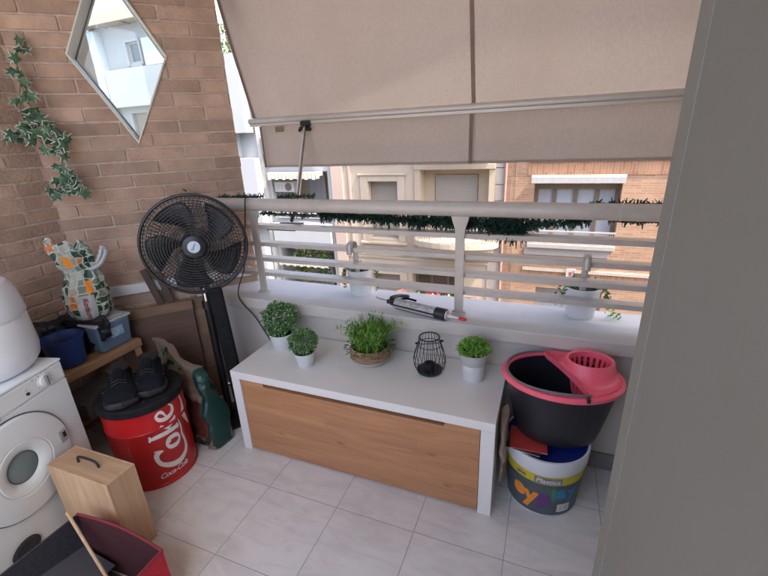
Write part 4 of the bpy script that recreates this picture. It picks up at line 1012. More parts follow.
for q in range(11): a = radians(-60 + 30 * q); mb.box(.085 + .031 * cos(a) - .001, .085 + .031 * cos(a) + .001, -.0012, 0, .634 + .031 * sin(a) - .001, .634 + .031 * sin(a) + .001, DM)
mb.box(.30, .345, -.0012, 0, .648, .6495, DM); mb.box(.30, .335, -.0012, 0, .642, .6435, DM)
mb.box(.10, .101, -.0012, 0, .655, .660, DM); mb.box(.125, .126, -.0012, 0, .654, .660, DM)
obj('panel_marks', mb, mat('print_grey', (.12, .12, .12), .5), pn)
dc = (.262, .392)
dr_ = obj('door', disc(*dc, [(.186, 0), (.186, .006), (.180, .014), (.150, .018), (.104, .020), (.100, .017), (.096, .020), (.075, .018), (.058, .006), (.054, -.004)], 64), M['whitemetal'], DR, smooth=True)
obj('door_gap_ring', disc(*dc, [(.190, -.0), (.190, .003), (.1865, .003)], 64), mat('door_shadow_gap', (.08, .09, .09), .8), dr_, smooth=True)  # dark ring stands for the shade in the gap round the door
obj('door_glass', disc(*dc, [(.056, -.003), (.052, .004), (.035, .008), (.002, .010)], 48), mat('door_glass', (.17, .23, .245), .22, var=.06, scale=4), dr_, smooth=True)
mb = MB(); mb.box(.095, .125, -.024, -.012, .375, .425, DM); lt = obj('door_handle', mb, mat('latch_grey', (.30, .32, .32), .4), dr_, bevel=.003)
mb = MB(); mb.box(.099, .112, -.026, -.0245, .395, .418, DM); obj('latch', mb, M['dark'], lt, bevel=.001)
obj('vent', disc(.352, .105, [(.052, 0), (.052, .004), (.046, .004), (.030, -.002), (.002, -.006)], 32, 1., .75), M['dark'], DR, smooth=True)

# white bin on the dryer
def bin_():
    root = thing('laundry_bin', 'rounded white plastic bin with a lid standing on the dryer', 'bin', (-.83, -.43, H_ + .0115))
    s = 1.0
    mb = MB(); mb.lathe([(.135, 0), (.155, .006), (.172, .030), (.180, .07), (.174, .200), (.172, .205)], 64); obj('body', mb, M['whitebin'], root, smooth=True)
    mb = MB(); mb.lathe([(.177, .2055), (.1785, .210), (.174, .250), (.164, .305), (.150, .326), (.10, .340), (.002, .345)], 64); obj('lid', mb, M['whitebin'], root, smooth=True)
    return root
BIN = bin_()

# ------------------------------------------------------------ plywood case with a black handle
pc = thing('plywood_case', 'upright plywood case with a black carrying handle in front of the dryer', 'wooden case', (-.585, -.462, 0), radians(1))
mb = MB(); w, dpt, h = .312, .108, .358
mb.box(0, w, 0, .006, 0, h); mb.box(0, w, dpt - .006, dpt, 0, h); obj('side', mb, M['ply'], pc, bevel=.001)
mb = MB(); mb.box(.0005, .009, .0065, dpt - .0065, 0, h - .0005); mb.box(w - .009, w - .0005, .0065, dpt - .0065, 0, h - .0005); mb.box(.0095, w - .0095, .0065, dpt - .0065, 0, .01); obj('end_panel', mb, M['ply'], pc)
mb = MB(); mb.box(.0095, w - .0095, .0065, dpt - .0065, h - .010, h - .002); obj('top_panel', mb, M['plyx'], pc, bevel=.001)
mb = MB(); mb.tube(bez([(.10, .05, h - .004), (.103, .05, h + .020), (.125, .05, h + .028), (.175, .052, h + .026), (.195, .054, h + .016), (.20, .055, h - .004)], 5), .0045, 8); obj('handle', mb, M['dark'], pc, smooth=True)
mb = MB(); mb.box(.02, w - .02, -.0009, -.0004, .03, .20)
# reddish sticker area on the side facing the red crate is only a reflection: not built

# ------------------------------------------------------------ red storage crate with dark lining and a stick
rc = thing('storage_crate', 'open red cloth storage crate with dark lining in the lower left corner', 'storage crate', (-.388, -.510, 0))
Wc, Dc, Hc = .40, .46, .25
def wallsheet(a, b_, bow, thick, rise=0.):
    mb = MB(); vs = []; a = Vector(a); b_ = Vector(b_); dd = (b_ - a); nn_ = Vector((dd.y, -dd.x, 0)).normalized(); N_ = 14
    for i in range(N_ + 1):
        t = i / N_; p = a + dd * t + nn_ * (-bow * sin(pi * t)); zt = Hc + rise * sin(pi * t)
        for z in (.0, zt * .5, zt):
            q = p + nn_ * (0 if z > 0 else 0); vs += [Vector((q.x, q.y, z)), Vector((q.x + nn_.x * thick, q.y + nn_.y * thick, z))]
    fo = []; fi = []
    for i in range(N_):
        for k in range(2):
            o0 = i * 6 + k * 2; o1 = (i + 1) * 6 + k * 2; fo.append((o0, o1, o1 + 2, o0 + 2)); fi.append((o0 + 1, o0 + 3, o1 + 3, o1 + 1))
        fo.append((i * 6 + 4, (i + 1) * 6 + 4, (i + 1) * 6 + 5, i * 6 + 5))
    mb.add(vs, fo, 0); mb.f += fi; mb.mi += [1] * len(fi); return mb
mm = [M['redfab'], mat('maroon_lining', (.055, .011, .014), .85, var=.15, scale=60)]
obj('rear_piece', wallsheet((0, 0, 0), (Wc, 0, 0), .012, .006, .004), mm, rc, fix=False)
obj('side_panel', wallsheet((Wc, 0, 0), (Wc, -Dc, 0), .004, .006), [M['redfab'], M['darkfab']], rc, fix=False)
obj('side_panel', wallsheet((0, -Dc, 0), (0, 0, 0), .004, .006), [M['darkfab'], M['darkfab']], rc, fix=False)
obj('front_panel', wallsheet((Wc, -Dc, 0), (0, -Dc, 0), .004, .006), [M['redfab'], M['darkfab']], rc, fix=False)
mb = MB(); mb.box(.008, Wc - .008, -Dc + .008, -.008, .004, .012); obj('bottom', mb, M['darkfab'], rc)
mb = MB(); mb.bar((.06, -.02, .10), (.10, -.40, .16), .17, .006, up=(.3, 0, 1)); obj('flap', mb, mat('grey_flap', (.06, .06, .068), .8), rc)
mb = MB(); mb.tube([(Wc * 0 + .002 + Wc * k / 10, -.003 + .012 * sin(pi * k / 10), Hc + .004 * sin(pi * k / 10)) for k in range(11)], .0045, 8); mb.tube([(Wc, 0, Hc), (Wc + .003, -Dc, Hc)], .0042, 8); obj('piping', mb, mat('piping', (.20, .02, .03), .7), rc, smooth=True)
mb = MB(); mb.tube([(-.012, -.012, .273), (.21, -.062, .075)], .0055, 10); stk = obj('wooden_stick', mb, M['ply'], smooth=True); stk.location = (-.388, -.520, 0)
tag(stk, 'thin round wooden stick leaning inside the red crate', 'stick')

# ------------------------------------------------------------ paint bucket, magazines, mop bucket, cardboard
def paint_bucket():
    c = Vector((1.112, .368, 0)); root = thing('paint_bucket', 'paint bucket with a colourful lettered label beside the bench', 'bucket', tuple(c))
    H = .285
    def Rf(z): return .134 + .022 * z / H
    mb = MB(); mb.lathe([(.126, 0), (.132, .004), (Rf(.22), .22), (Rf(.222) + .004, .222), (Rf(.228) + .005, .228), (Rf(H) + .004, H - .004), (Rf(H) + .002, H), (Rf(H) - .006, H), (Rf(.2) - .006, .20)], 64, cap1=False); bd = obj('body', mb, M['pot'], root, smooth=True)
    def band(z0, z1, m, off, a0=0, a1=2 * pi, name='label'):
        mb = MB(); n_ = 72; vs = []
        for k in range(n_ + 1):
            a = a0 + (a1 - a0) * k / n_
            for z in (z0, (z0 + z1) / 2, z1): R = Rf(z) + off; vs.append((R * cos(a), R * sin(a), z))
        mb.add(vs, [(3 * k + j, 3 * k + 3 + j, 3 * k + 4 + j, 3 * k + 1 + j) for k in range(n_) for j in range(2)]); return obj(name, mb, m, bd, smooth=True, fix=False)
    band(.012, .172, M['slate'], .0006); band(.172, .213, M['yellow'], .0006)
    fa = atan2(CAM.y - c.y, CAM.x - c.x)
    band(.176, .207, mat('grey_tab', (.20, .20, .22), .5), .0014, fa - .18, fa + .50)
    for txt, da, z0, sz, m, rot in (('e', -.58, .112, .105, 'orange', -.08), ('y', -.24, .098, .115, 'orange', 0), ('p', .12, .100, .100, 'purple', 0), ('l', .34, .122, .085, 'green', .05), ('a', .55, .132, .085, 'cyan', .05), ('y', .86, .130, .08, 'cyan', .1)):
        mb = wrap(text_geo(txt, sz, bold=.0045), Rf, fa + da, z0, rot, .0016); obj('lettering', mb, M[m], bd, fix=False)
    mb = wrap(text_geo('Plastica', .030, shear=.15, bold=.0004), Rf, fa + .16, .191, 0, .0022); obj('lettering', mb, M['print'], bd, fix=False)
    mb = wrap(text_geo('plus', .024, bold=.0004), Rf, fa - .52, .192, 0, .0022); obj('lettering', mb, M['purple'], bd, fix=False)
    band(.030, .072, M['paper'], .0016, fa + .48, fa + .86)
    for s_ in (0, 1):
        mb = wrap(([Vector((x, y, 0)) for x in (-.018, .018) for y in (-.0015, .0015)], [(0, 1, 3, 2)]), Rf, fa + .66, .045 + .012 * s_, 0, .0026); obj('print_line', mb, M['cyan'], bd, fix=False)
    mb = MB(); mb.lathe([(.150, .2830), (.142, .262), (.120, .255), (.002, .252)], 48, cap0=False); obj('liner', mb, M['blue'], root, smooth=True)
    mb = MB(); a = fa + 1.05
    mb.lathe([(.010, 0), (.010, .006)], 14, M=Matrix.Translation((Rf(.25) * cos(a), Rf(.25) * sin(a), .255)) @ Matrix.Rotation(a, 4, 'Z') @ Matrix.Rotation(pi / 2, 4, 'Y')); obj('handle_lug', mb, M['pot'], root, smooth=True)
paint_bucket()
mg = [('red magazine squeezed between the mop bucket and the paint bucket', M['magred'], .2925, (1.055, .275), .40), ('dark leaflet with a white edge under the red magazine', mat('leaflet', (.03, .03, .03), .35, var=.9, scale=14), .2875, (1.035, .268), .22)]
for lb, m, z, (x, y), rz in mg:
    mb = MB(); mb.box(-.075, .060, -.030, .10, 0, .0035); mb.box(-.074, .059, -.0285, .0985, -.0035, -.0002, mi=1); o = obj('magazine', mb, [m, M['paper']], bevel=.0004); o.location = (x, y, z); o.rotation_euler = (0, .0, rz - .35)
    tag(o, lb, 'magazine', 'papers on the paint bucket')

def mop_bucket():
    z0 = .2985; c = Vector((1.138, .394, z0)); root = thing('mop_bucket', 'black mop bucket with a pink rim and wringer on the paint bucket', 'mop bucket', tuple(c), radians(4))
    H = .262; a_b, b_b, a_t, b_t = .150, .118, .204, .160
    def ringp(t, off=0., n_=64):
        A_ = a_b + (a_t - a_b) * t + off; B_ = b_b + (b_t - b_b) * t + off
        return A_, B_
    def ell(A_, B_, z, n_=64): return [Vector((A_ * cos(2 * pi * k / n_), B_ * sin(2 * pi * k / n_), z)) for k in range(n_)]
    rings = [ell(a_b - .03, b_b - .03, 0), ell(a_b - .006, b_b - .006, .006), ell(*ringp(.05), .022)] + [ell(*ringp(t), H * t) for t in (.2, .4, .6, .8, .96)] + [ell(*ringp(.96, -.005), H * .96)] + [ell(*ringp(t, -.005), H * t) for t in (.7, .4, .1)] + [ell(a_b - .03, b_b - .03, .012)]
    mb = MB(); mb.loft(rings, cap=False); mb.add(rings[0], [tuple(range(64))]); mb.add(rings[-1], [tuple(range(64))]); obj('body', mb, M['blackbucket'], root, smooth=True)
    # pink rim: rounded lip
    prof = [(-.004, .930), (.009, .925), (.013, .945), (.013, .985), (.008, 1.005), (-.004, 1.008), (-.012, .995), (-.013, .965)]
    rings = [ell(a_t + o_, b_t + o_, H * t) for o_, t in prof]; rings.append(rings[0]); mb = MB(); mb.loft(rings, cap=False); obj('rim', mb, M['pink'], root, smooth=True)
    # folded carrying handle lying on the rim
    mb = MB(); mb.tube([((a_t - .006) * cos(t), (b_t - .004) * sin(t), H * 1.022 + .004 * sin(3 * t)) for t in [radians(-66 - 190 * k / 40) for k in range(41)]], .0045, 8); obj('handle', mb, M['greyrim'], root, smooth=True)
    # wringer: deck from the rim sloping into a slotted cone cup
    cx, cy, Rc = .098, .036, .085; zt = H * 1.0 + .050
    n_ = 48; def_ = []
    top_o = [Vector((cx + (Rc) * cos(2 * pi * k / n_), cy + Rc * .82 * sin(2 * pi * k / n_), zt)) for k in range(n_)]
    top_i = [Vector((cx + (Rc - .011) * cos(2 * pi * k / n_), cy + (Rc * .82 - .011) * sin(2 * pi * k / n_), zt)) for k in range(n_)]
    lip = [Vector((cx + (Rc - .004) * cos(2 * pi * k / n_), cy + (Rc * .82 - .004) * sin(2 * pi * k / n_), zt + .005)) for k in range(n_)]
    P1 = Vector((-.062, b_t * .955)); P2 = Vector((.085, -b_t * .915)); dl = P2 - P1; nl = Vector((-dl.y, dl.x)).normalized()
    if nl.dot(Vector((cx, cy)) - P1) < 0: nl = -nl
    low = []; mid = []; low2 = []
    for k in range(n_):
        a = 2 * pi * k / n_; dr_ = Vector((cos(a), sin(a))); o_ = Vector((cx, cy))
        A2 = (dr_.x / (a_t - .002)) ** 2 + (dr_.y / (b_t - .002)) ** 2; B2 = 2 * (o_.x * dr_.x / (a_t - .002) ** 2 + o_.y * dr_.y / (b_t - .002) ** 2); C2 = (o_.x / (a_t - .002)) ** 2 + (o_.y / (b_t - .002)) ** 2 - 1
        te = (-B2 + sqrt(B2 * B2 - 4 * A2 * C2)) / (2 * A2); hit = 0
        dn = nl.dot(dr_)
        if dn < -1e-3:
            tl = nl.dot(P1 - o_) / dn
            if tl < te: te = tl; hit = 1
        q = o_ + dr_ * te; far = min(1, max(0, (te - Rc) / .10)); zz = H * 1.0 + .008 + (.012 * (1 - far) if hit else 0)
        low.append(Vector((q.x, q.y, zz))); low2.append(Vector((q.x, q.y, zz - .022)))
    mids = []
    for f_ in (.82, .62, .42, .24, .1):
        mids.append([l.lerp(t, 1 - f_) + Vector((0, 0, -(.030 * sin(pi * (1 - f_))) * min(1, (l - t).length / .07))) for l, t in zip(low, top_o)])
    mb = MB(); mb.loft([low2, low] + mids + [top_o, lip, top_i], cap=False); obj('wringer_deck', mb, M['pink'], root, smooth=True, auto=60)
    # slotted cup
    mb = MB(); nS = 20; zb = H * .62
    for k in range(nS):
        a0 = 2 * pi * k / nS; a1 = a0 + 2 * pi / nS * .56
        def P(a, R, z, o=0): return Vector((cx + (R + o) * cos(a), cy + (R * .82 + o) * sin(a), z))
        for (za, ra, zb_, rb) in ((zt - .018, Rc - .014, zb + .012, Rc - .036),):
            vs = [P(a0, ra, za), P(a1, ra, za), P(a1, rb, zb_), P(a0, rb, zb_), P(a0, ra, za, .003), P(a1, ra, za, .003), P(a1, rb, zb_, .003), P(a0, rb, zb_, .003)]
            mb.add(vs, [(0, 1, 2, 3), (4, 7, 6, 5), (0, 4, 5, 1), (1, 5, 6, 2), (2, 6, 7, 3), (3, 7, 4, 0)])
    def hoop(z0_, z1_, r0, r1, inner=.003):
        R_ = [[Vector((cx + (r_ + o_) * cos(2 * pi * k / n_), cy + (r_ * .82 + o_) * sin(2 * pi * k / n_), z_)) for k in range(n_)] for (r_, z_, o_) in ((r0, z0_, 0), (r1, z1_, 0), (r1, z1_, inner), (r0, z0_, inner), (r0, z0_, 0))]; mb.loft(R_, cap=False)
    hoop(zt, zt - .020, Rc - .011, Rc - .0145); hoop(zb + .014, zb, Rc - .0355, Rc - .040)
    bt = [Vector((cx + (Rc - .038) * cos(2 * pi * k / n_), cy + (Rc - .038) * .82 * sin(2 * pi * k / n_), zb)) for k in range(n_)]; mb.add(bt, [tuple(range(n_))])
    obj('wringer_cup', mb, M['pink'], root, smooth=True)
    mb = MB(); mb.box(.068, .080, -b_t * .97 - .012, -b_t * .97 + .006, H * .97, H * 1.03); obj('clip', mb, M['dark'], root, bevel=.001)
mop_bucket()

mb = MB(); rings = []
for j in range(15):
    t = j / 14; r_ = []; z = .11 + .29 * t
    for k in range(20):
        a = 2 * pi * k / 20; x = .957 + .014 * cos(a) + .008 * noise.noise(Vector((z * 20, a, 1))) - .004 * t; y = .33 + .10 * sin(a) * (.8 + .4 * noise.noise(Vector((z * 9, a * .6, 5)))) - .04 * t; r_.append(Vector((min(max(x, .938), .978), y, z)))
    rings.append(r_)
mb.loft(rings)
cdb = tag(obj('crumpled_cardboard', mb, M['card'], smooth=True, auto=60), 'crumpled beige cardboard wedged between the bench and the paint bucket', 'cardboard')

# ------------------------------------------------------------ ivy
def ivy():
    root = thing('ivy_garland', 'trailing variegated ivy hanging down the brick corner', 'hanging plant', (0, 0, 0))
    st = MB(); f = MB()
    paths = [[(-1.09, .21, 1.88), (-1.105, .17, 1.80), (-1.10, .155, 1.68), (-1.075, .165, 1.56), (-1.05, .18, 1.46), (-1.04, .185, 1.36), (-1.035, .19, 1.26)],
             [(-1.10, .165, 1.74), (-1.11, .13, 1.62), (-1.09, .12, 1.53), (-1.06, .15, 1.45)],
             [(-1.08, .165, 1.58), (-1.04, .19, 1.50), (-1.01, .21, 1.45)],
             [(-1.10, .12, 1.54), (-1.12, .085, 1.50), (-1.13, .07, 1.50)], [(-1.045, .18, 1.34), (-1.07, .15, 1.28), (-1.08, .14, 1.26)], [(-1.04, .185, 1.32), (-1.01, .20, 1.27), (-.995, .21, 1.26)]]
    tips = [(0, 1), (22, .50), (50, .92), (74, .42), (112, .62), (142, .30), (180, .22)]
    pl = []
    for a, rr in tips: pl.append((rr * cos(radians(a)), rr * sin(radians(a))))
    for a, rr in reversed(tips[1:-1]): pl.append((rr * cos(radians(a)), -rr * sin(radians(a))))
    view = (CAM - Vector((-1.08, .14, 1.6))).normalized()
    for P in paths:
        S = bez(P, 8); st.tube(S, .0016, 5)
        for i, q in enumerate(S):
            dens = 1
            for _ in range(dens if i % 2 == 0 or (q.z < 1.58 and i % 3 == 0) else 0):
                n_ = (view + rnd_dir() * .75).normalized(); dd = (Vector((0, 0, -1)) + rnd_dir() * 1.1); dd = (dd - n_ * dd.dot(n_)).normalized(); s = n_.cross(dd)
                sz = random.uniform(.032, .046); c_ = q + rnd_dir() * .018 + dd * .008; c_.x = max(c_.x, -1.165)
                off = (c_.x - (-1.193)) * .7071 - (c_.y - .172) * .7071
                if off < .015: c_ += Vector((.7071, -.7071, 0)) * (.018 - off)
                o_ = [c_ + (dd * x + s * y) * sz - n_ * (abs(y) * .25 + max(0, x) * .2) * sz for x, y in pl]; cc = c_ + n_ * .002; i_ = [cc + (p - c_) * .88 + n_ * .0012 for p in o_]
                m = len(pl); f.add(o_ + i_, [(k, (k + 1) % m, m + (k + 1) % m, m + k) for k in range(m)], 1); f.add(i_ + [cc + n_ * .002], [(k, (k + 1) % m, m) for k in range(m)], 0)
    obj('stems', st, M['stem'], root); obj('foliage', f, [M['ivy'], M['ivyw']], root, fix=False)
ivy()

# ================================================================= the street and the buildings opposite
FY = 11.0
W = {}
W['cream'] = mat('cream_render', (.40, .335, .26), .9, var=.06, scale=1.2, dirt=(.32, .26, .20), dscale=1.0, damt=.4)
W['pinkish'] = mat('pink_render', (.40, .31, .265), .9, var=.05, scale=1.2)
W['white'] = mat('white_render', (.345, .36, .375), .9, var=.04, scale=1.0, dirt=(.28, .29, .30), dscale=.8, damt=.4)
W['stone'] = mat('stone_strip', (.40, .36, .31), .85, var=.08, scale=4)
W['trim'] = mat('cream_trim', (.40, .325, .235), .8, var=.04)
W['brick'] = brick_tex_mat('orange_brick', (.28, .155, .090), (.37, .225, .140), (.36, .26, .19), .26, .062, .007)
W['soldier'] = brick_tex_mat('soldier_brick', (.31, .15, .08), (.41, .22, .12), (.38, .26, .18), .34, .075, .008, axis='ZX')
W['alu'] = mat('brown_alu', (.17, .13, .10), .5, var=.06)
W['blind'] = mat('roller_blind', (.28, .25, .215), .8, var=.04, scale=2)
W['shade'] = mat('curtain', (.34, .37, .40), .8, var=.06, scale=2, stretch=(6, 1, .3))
W['pane'] = mat('reflecting_pane', (.10, .12, .13), .08, var=.2, scale=2)
W['door'] = mat('dark_opening', (.10, .085, .07), .6, var=.2, scale=2)
W['slab'] = mat('balcony_slab', (.38, .375, .36), .85, var=.05)
W['grey'] = mat('grey_sill', (.33, .31, .29), .7, var=.06)
W['redf'] = mat('geranium', (.70, .05, .06), .7, var=.2, island=.3)
W['lf'] = mat('balcony_leaf', (.10, .17, .045), .6, var=.3, island=.4, trans=.2)
W['lf2'] = mat('balcony_leaf_pale', (.24, .30, .12), .6, var=.3, island=.4, trans=.2)

def facade(name, x0, x1, z0, z1, y, holes, m, parent, depth=.28):
    """wall face with real openings and reveals"""
    xs = sorted({x0, x1, *[h[0] for h in holes], *[h[2] for h in holes]}); zs = sorted({z0, z1, *[h[1] for h in holes], *[h[3] for h in holes]})
    mb = MB()
    for i in range(len(xs) - 1):
        for j in range(len(zs) - 1):
            cx, cz = (xs[i] + xs[i + 1]) / 2, (zs[j] + zs[j + 1]) / 2
            if any(h[0] < cx < h[2] and h[1] < cz < h[3] for h in holes): continue
            mb.add([(xs[i], y, zs[j]), (xs[i + 1], y, zs[j]), (xs[i + 1], y, zs[j + 1]), (xs[i], y, zs[j + 1])], [(0, 1, 2, 3)])
    for h in holes:
        a, b_, c_, d_ = h[:4]; dp = h[4] if len(h) > 4 else depth
        mb.add([(a, y, b_), (c_, y, b_), (c_, y, d_), (a, y, d_), (a, y + dp, b_), (c_, y + dp, b_), (c_, y + dp, d_), (a, y + dp, d_)], [(0, 4, 5, 1), (1, 5, 6, 2), (2, 6, 7, 3), (3, 7, 4, 0)])
    # sides, back and top close the block
    Y2 = y + 7
    mb.add([(x0, y, z0), (x0, Y2, z0), (x0, Y2, z1), (x0, y, z1)], [(0, 1, 2, 3)]); mb.add([(x1, y, z0), (x1, Y2, z0), (x1, Y2, z1), (x1, y, z1)], [(3, 2, 1, 0)])
    mb.add([(x0, Y2, z0), (x1, Y2, z0), (x1, Y2, z1), (x0, Y2, z1)], [(3, 2, 1, 0)]); mb.add([(x0, y, z1), (x1, y, z1), (x1, Y2, z1), (x0, Y2, z1)], [(0, 1, 2, 3)])
    return obj(name, mb, m, parent, fix=False)

def window(parent, x0, z0, x1, z1, y, n_=2, fm='alu', pm='pane', blind=0., bm_='blind', fw=.06):
    mb = MB(); mb.box(x0, x1, y, y + .06, z0, z0 + fw); mb.box(x0, x1, y, y + .06, z1 - fw, z1); mb.box(x0, x0 + fw, y, y + .06, z0 + fw, z1 - fw); mb.box(x1 - fw, x1, y, y + .06, z0 + fw, z1 - fw)
    for k in range(1, n_): xm = x0 + (x1 - x0) * k / n_; mb.box(xm - fw / 2, xm + fw / 2, y, y + .06, z0 + fw, z1 - fw)
    w = obj('window', mb, W[fm], parent)
    mb = MB(); mb.box(x0 + fw * .5, x1 - fw * .5, y + .03, y + .04, z0 + fw * .5, z1 - fw * .5); obj('pane', mb, W[pm], w)
    if blind:
        mb = MB(); zb = z1 - (z1 - z0) * blind; k = 0; z = zb
        while z < z1 - .01: mb.box(x0 + .01, x1 - .01, y - .035, y - .02 - .004, z, min(z + .052, z1)); z += .055
        obj('roller_blind', mb, W[bm_], w)
    return w

# ---- cream building in the middle
CB = thing('apartment_building', 'cream rendered apartment building with a bay window across the street', 'building', (0, 0, 0), 0, 'buildings across the street')
holes = []
for k in (-2, -1, 0, 1, 2):
    dz = 3.0 * k
    holes += [(-4.33, -1.72 + dz, -3.36, .09 + dz)]
    if k != -1: holes += [(-2.62, -1.62 + dz, -.62, .42 + dz, .5)]
    else: holes += [(-2.95, -5.2, -1.30, -2.72, .5)]
facade('wall', -5.60, -.56, -9, 8.4, FY, holes, W['cream'], CB)
for k in (-2, -1, 0, 1, 2):
    dz = 3.0 * k
    window(CB, -4.33, -1.72 + dz, -3.36, .09 + dz, FY + .26, 1, 'trim', 'pane', 1. if k != -1 else .55)
    mb = MB()   # moulded surround
    for (a, b_, c_, d_) in ((-4.60, -1.80, -4.335, .27), (-3.355, -1.80, -3.12, .27), (-4.335, .095, -3.355, .27)): mb.box(a, c_, FY - .04, FY - .002, b_ + dz, d_ + dz)
    mb.box(-4.66, -3.06, FY - .07, FY - .002, .275 + dz, .33 + dz); mb.box(-4.66, -3.06, FY - .10, FY - .002, -1.88 + dz, -1.805 + dz)
    obj('window_surround', mb, W['cream'], CB, bevel=.01)
    if k != -1:
        window(CB, -2.26, -1.62 + dz, -.99, .24 + dz, FY + .40, 1, 'trim', 'pane', 1.)
        mb = MB(); mb.box(-2.62, -2.27, FY + .40, FY + .46, -1.62 + dz, .42 + dz); mb.box(-.98, -.62, FY + .40, FY + .46, -1.62 + dz, .42 + dz); mb.box(-2.27, -.98, FY + .40, FY + .46, .245 + dz, .42 + dz); obj('bay_side', mb, W['trim'], CB)
        mb = MB()
        for (a, c_) in ((-2.80, -2.625), (-.615, -.44)): mb.box(a, c_, FY - .05, FY - .002, -1.62 + dz, .56 + dz)
        mb.box(-2.80, -.44, FY - .08, FY - .002, .425 + dz, .57 + dz); obj('bay_surround', mb, W['trim'], CB, bevel=.012)
        # rounded balcony slab with a baluster rail
        arc = [(-2.85, FY - .003)] + [(-1.55 - 1.30 * cos(pi * q / 14), FY - .05 - .62 * sin(pi * q / 14)) for q in range(15)] + [(-.25, FY - .003)]
        mb = MB(); mb.prism(arc, -1.78 + dz, -1.62 + dz); mb.prism([(-1.55 + (x + 1.55) * .9, FY - .003 + (yy - FY) * .85) for x, yy in arc], -2.0 + dz, -1.785 + dz); bs = obj('balcony_slab', mb, W['cream'], CB)
        mb = MB()
        pts = [Vector((x, yy, 0)) for x, yy in arc[1:-1]]
        for a, b_ in zip(pts, pts[1:]):
            for q in range(3): p = a + (b_ - a) * q / 3; mb.box(p.x - .012, p.x + .012, p.y + .02, p.y + .044, -1.615 + dz, -1.05 + dz)
        mb.tube([(p.x, p.y + .032, -1.03 + dz) for p in pts], .025, 6); obj('balcony_rail', mb, W['stone'], bs)
w = window(CB, -2.95, -5.2, -1.30, -2.72, FY + .45, 3, 'alu', 'door', 0, fw=.09)
mb = MB(); mb.box(-3.15, -1.10, FY - .06, FY - .002, -2.70, -2.55); mb.box(-3.4, -.6, FY - .7, FY - .002, -3.98, -3.85); obj('lintel', mb, W['cream'], CB, bevel=.01)
for k in (-2, -1, 0, 1, 2):
    mb = MB(); mb.box(-5.19, -.57, FY - .035, FY - .002, -2.38 + 3 * k, -2.30 + 3 * k); obj('string_course', mb, W['cream'], CB, bevel=.01)
for nm_, lb_, P_c in (('cable', 'thin dark cable sagging along the cream building front', [(-5.1, FY - .06, -2.20), (-3.9, FY - .07, -2.27), (-2.9, FY - .06, -2.22)]), ('cable', 'thin cable running down the brick building beside the drainpipe', [(.12, FY - .03, 2.0), (.10, FY - .04, -1.0), (.16, FY - .03, -4.0), (.14, FY - .03, -8.5)])):
    mb = MB(); mb.tube(bez(P_c, 6), .014, 5); tag(obj(nm_, mb, W['alu'], smooth=True), lb_, 'cable')
mb = MB(); z = -9
while z < 8.3: mb.box(-.56, -.18, FY - .03, FY + 6.5, z + .008, z + .44); z += .45
obj('stone_strip', mb, W['stone'], CB, bevel=.006)
mb = MB(); mb.tube([(-.165, FY - .07, -9), (-.165, FY - .07, 8.4)], .045, 8); obj('drainpipe', mb, mat('pipe', (.28, .17, .14), .6), CB, smooth=True)
mb = MB(); mb.box(-5.60, -5.20, FY - .06, FY - .002, -9, 8.4); mb.box(-5.0, -4.93, FY - .03, FY - .002, -9, 8.4); obj('pilaster', mb, W['pinkish'], CB)
mb = MB(); mb.box(-5.7, -.1, FY - .3, FY + 7, 8.41, 8.6); obj('cornice', mb, W['cream'], CB)

# geraniums and plants on the lower balcony
def bush(name, label, cat, box, n_, ls, mats, group=None, n2=0):
    x0, x1, y0, y1, z0, z1 = box; c = Vector(((x0 + x1) / 2, (y0 + y1) / 2, (z0 + z1) / 2)); root = thing(name, label, cat, (c.x, c.y, z0), 0, group)
    f = MB(); st = MB()
    for k in range(6): xx = random.uniform(x0, x1) - c.x; st.tube([(xx * .6, 0, 0), (xx, random.uniform(-.05, .05), (z1 - z0) * .8)], .012, 5)
    for k in range(n_):
        p = Vector((random.uniform(x0, x1), random.uniform(y0, y1), random.uniform(z0, z1)))
        if noise.noise(p * 3.1) < -.12: continue
        p -= Vector((c.x, c.y, z0)); leaf(f, p, rnd_dir(.2), rnd_dir(1), ls * random.uniform(.6, 1.3), ls * .6, 0)
    for k in range(n2):
        p = Vector((random.uniform(x0, x1), random.uniform(y0 - .05, y1), random.uniform(z0 + (z1 - z0) * .35, z1 + .04)))
        if noise.noise(p * 2.3 + Vector((9, 0, 0))) < .0: continue
        p -= Vector((c.x, c.y, z0))
        for _ in range(5): leaf(f, p + rnd_dir() * .03, rnd_dir(), rnd_dir(), .05, .045, 1)
    obj('stems', st, M['stem'], root); obj('foliage', f, [W[q] for q in mats], root, fix=False); return root
bush('geranium_box', 'red geraniums in a row on the lower cream balcony', 'flowers', (-3.3, -1.2, FY - .62, FY - .40, -3.84, -3.30), 1100, .10, ('lf2', 'redf'), None, 600)
bush('balcony_plant', 'tall pale leafy plant on the balcony below the air conditioner', 'plant', (-7.5, -6.75, FY + .0, FY + .4, -3.5, -2.0), 1500, .13, ('lf2', 'lf2'), 'plants on the far balconies')
bush('balcony_plant', 'darker leafy plant near the balcony window beside the pink pilaster', 'plant', (-6.55, -6.1, FY + .0, FY + .4, -3.5, -2.15), 800, .12, ('lf', 'lf'), 'plants on the far balconies')
bush('balcony_plant', 'small potted flowers in the shaded cream doorway', 'plant', (-1.10, -.66, FY - .6, FY - .4, -3.84, -3.3), 220, .10, ('lf', 'redf'), 'plants on the far balconies', 60)

